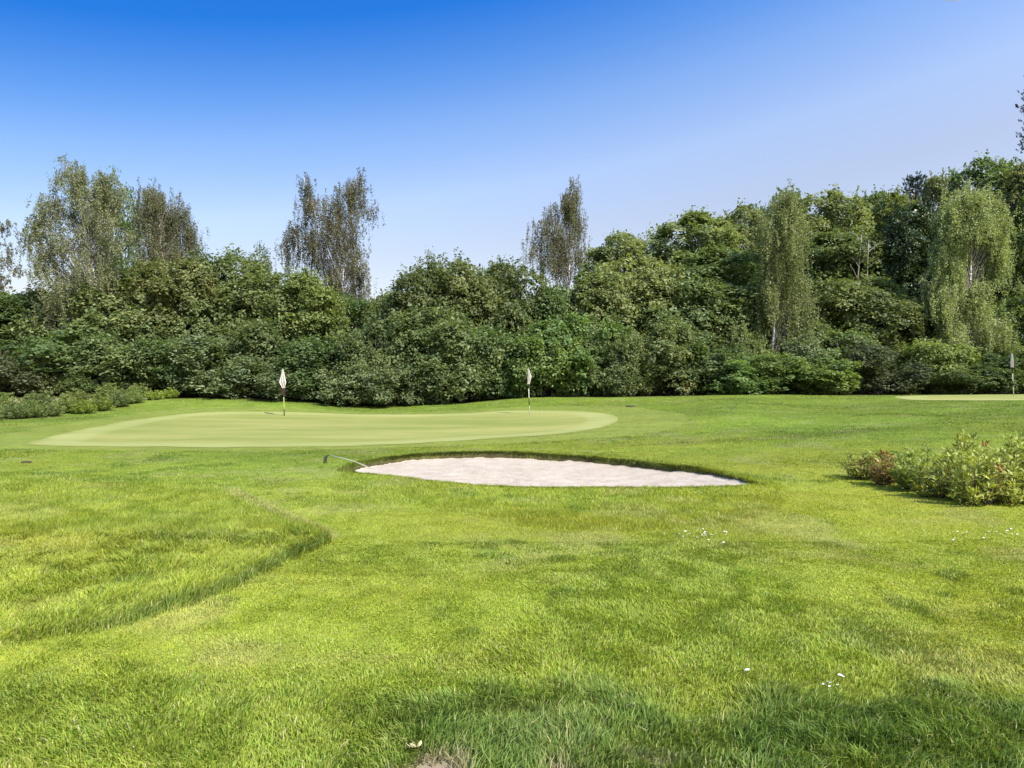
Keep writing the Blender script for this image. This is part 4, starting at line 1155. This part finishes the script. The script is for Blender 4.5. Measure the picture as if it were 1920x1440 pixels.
# ---------------------------------------------------------------- fallen leaves
M['dry_leaf'] = plain('dry_leaf', (.52, .46, .26), .7, .25, 30)
M['tan_leaf'] = plain('tan_leaf', (.46, .36, .22), .7, .25, 30)
def fallen(label, px, py, size, rz, mat, seed, lift=.03):
    rng = np.random.default_rng(seed)
    x, Y = flat(px, py, .03)
    th = np.linspace(0, 2 * np.pi, 60, endpoint=False)
    r = size * (.42 + .58 * np.abs(np.cos(th * 2.5)) ** 1.6) * (.85 + .3 * rng.random(60))
    rings = []
    for f in (.33, .66, 1.0):
        rr = r * f if f == 1 else size * f * .55 + (r - size * .55) * f * .6
        zz = .5 * (rr / size) ** 2 * size * (.9 + .35 * np.sin(th * 2.5 * 2 + 1))
        rings.append(np.stack([np.cos(th) * rr, np.sin(th) * rr, zz], -1))
    V = np.concatenate([np.zeros((1, 3))] + rings); n = 60; j = np.arange(n); k = (j + 1) % n
    tri = np.stack([0 * j, 1 + j, 1 + k], -1)
    q = np.concatenate([np.stack([1 + a * n + j, 1 + (a + 1) * n + j, 1 + (a + 1) * n + k, 1 + a * n + k], -1) for a in range(2)])
    o = obj('fallen_leaf', make_mesh('fallen_leaf', V, [tri, q], [M[mat]], True))
    so = o.modifiers.new('thick', 'SOLIDIFY'); so.thickness = .0012
    o.location = (x, Y, zf(x, Y) + lift); o.rotation_euler = (rad(-28), rad(8), rz)
    tag(o, label, 'leaf')
fallen('curled pale cream leaf lying in the near grass, left of centre', 778, 1397, .034, .6, 'dry_leaf', 1, .035)
fallen('small tan leaf lying on the near edge of the dark grass band', 1186, 1313, .024, 1.4, 'tan_leaf', 2, .035)

# ---------------------------------------------------------------- daisies
M['petal'] = plain('petal', (.80, .80, .80), .6, .03); M['daisy_eye'] = plain('daisy_eye', (.70, .48, .05), .7, .1); M['stalk'] = plain('stalk', (.10, .18, .04), .7, .1)
def daisy_mesh():
    V, F4, F3, idx = [], [], [], []
    n = 0; h = .052; quads = []; 
    for k in range(13):
        a = k * 2 * np.pi / 13; d = np.array([np.cos(a), np.sin(a), .12]); s_ = np.array([-np.sin(a), np.cos(a), 0])
        c = np.array([0, 0, h])
        V += [c + d * .002, c + d * .009 - s_ * .0026, c + d * .0135, c + d * .009 + s_ * .0026]; quads.append([n, n + 1, n + 2, n + 3]); n += 4
    q1 = len(quads); tris = []
    for k in range(10):
        a = k * .2 * np.pi; V.append(np.array([np.cos(a) * .0042, np.sin(a) * .0042, h + .0016])); 
    V.append(np.array([0, 0, h + .0042])); t0 = n; n += 11
    for k in range(10): tris.append([t0 + 10, t0 + k, t0 + (k + 1) % 10])
    for k in range(2):
        for j in range(5):
            a = j * .4 * np.pi; V.append(np.array([np.cos(a) * .0012, np.sin(a) * .0012, h * k]))
    for j in range(5): quads.append([n + j, n + (j + 1) % 5, n + 5 + (j + 1) % 5, n + 5 + j])
    mi = [0] * q1 + [2] * 5 + [1] * 10
    return make_mesh('daisy', np.array(V), [np.array(quads), np.array(tris)], [M['petal'], M['daisy_eye'], M['stalk']], False, midx=mi)
DM = daisy_mesh()
def daisies(label, group, px, py, sx, sy, n, seed, big=1.0):
    rng = np.random.default_rng(seed)
    for i in range(n):
        x, Y = flat(px + rng.normal(0, sx), py + rng.normal(0, sy), .03)
        o = obj('daisy', DM); o.location = (x, Y, zf(x, Y)); k = big * rng.uniform(.8, 1.25)
        o.scale = (k, k, rng.uniform(.75, 1.1)); o.rotation_euler = (rad(rng.uniform(-4, 22)), rad(rng.uniform(-15, 15)), rng.uniform(0, 6))
        tag(o, label, 'daisy', group)
daisies('tiny white daisy in the dense daisy patch left of the right shrub bed', 'daisies of the dense patch', 1312, 1001, 24, 7, 34, 1, .72)
daisies('tiny white daisy in the scattered row of daisies below the right shrub bed', 'daisies of the scattered row', 1840, 1004, 60, 5, 22, 2, .72)
daisies('white daisy in the small near group above the dark grass band on the right', 'daisies of the near group', 1556, 1282, 12, 6, 7, 3, .52)
daisies('white daisy standing alone in the grass left of the near daisy group', 'lone daisy', 1405, 1252, 1, 1, 1, 4, .95)
daisies('white daisy standing alone just above the near daisy group', 'lone upper daisy', 1575, 1263, 1, 1, 1, 5, .9)

# ---------------------------------------------------------------- turf divots
M['divot'] = plain('divot_soil', (.045, .034, .020), .95, .4, 40)
def divot(label, px, py, Y, size, seed):
    rng = np.random.default_rng(seed)
    x = (px - 960) / F * Y
    th = np.linspace(0, 2 * np.pi, 22, endpoint=False)
    V = [np.array([[0, 0, size * .32]])]
    for f, h in ((.5, .28), (.85, .12), (1.0, -.05)):
        r = size * f * (.75 + .5 * rng.random(22)); V.append(np.stack([np.cos(th) * r * 1.5, np.sin(th) * r, np.full(22, size * h) * (.6 + .8 * rng.random(22))], -1))
    j = np.arange(22); k = (j + 1) % 22
    q = np.concatenate([np.stack([1 + a * 22 + j, 1 + (a + 1) * 22 + j, 1 + (a + 1) * 22 + k, 1 + a * 22 + k], -1) for a in range(2)])
    o = obj('turf_divot', make_mesh('turf_divot', np.concatenate(V), [np.stack([0 * j, 1 + j, 1 + k], -1), q], [M['divot']], True))
    o.location = (x, Y, zf(x, Y) + .01); tag(o, label, 'divot')
divot('dark clod of turf on the fairway at the left picture edge', 50, 867, 13.9, .07, 1)
divot('dark clod of turf behind the right end of the putting green', 1182, 762, 32.5, .16, 2)
divot('small dark clod of turf below the middle of the bunker', 1014, 935, 9.5, .03, 3)

# ---------------------------------------------------------------- the wisp of cloud at the top of the sky
def cloud():
    rng = np.random.default_rng(9)
    D = 1500.0
    c = np.array([(1792 - 960) / F * D, D, EYE + (720 + 13) / F * D])
    u = np.linspace(0, 2 * np.pi, 48, endpoint=False); v = np.linspace(0, np.pi, 24)
    U, Vv = np.meshgrid(u, v)
    x = np.cos(U) * np.sin(Vv); y = np.sin(U) * np.sin(Vv); z = np.cos(Vv)
    k = .75 + .5 * fbm(U * 3 + 5, Vv * 3, 1.5, 8) * np.sin(Vv) + .2
    V = np.stack([x * 34 * k, y * 20 * k, z * 14 * k], -1).reshape(-1, 3)
    i = np.arange(23)[:, None] * 48; j = np.arange(48)[None]; kk = (j + 1) % 48
    q = np.stack([i + j, i + 48 + j, i + 48 + kk, i + kk], -1).reshape(-1, 4)
    m = bpy.data.materials.new('cloud_vapour'); m.use_nodes = True; t = m.node_tree
    t.nodes.remove(t.nodes['Principled BSDF'])
    pv = t.nodes.new('ShaderNodeVolumePrincipled'); pv.inputs['Color'].default_value = (1, 1, 1, 1); pv.inputs['Density'].default_value = .035
    t.links.new(pv.outputs[0], t.nodes['Material Output'].inputs['Volume'])
    o = obj('cloud', make_mesh('cloud', V, [q], [m], True)); o.location = c
    tag(o, kind='structure')
cloud()
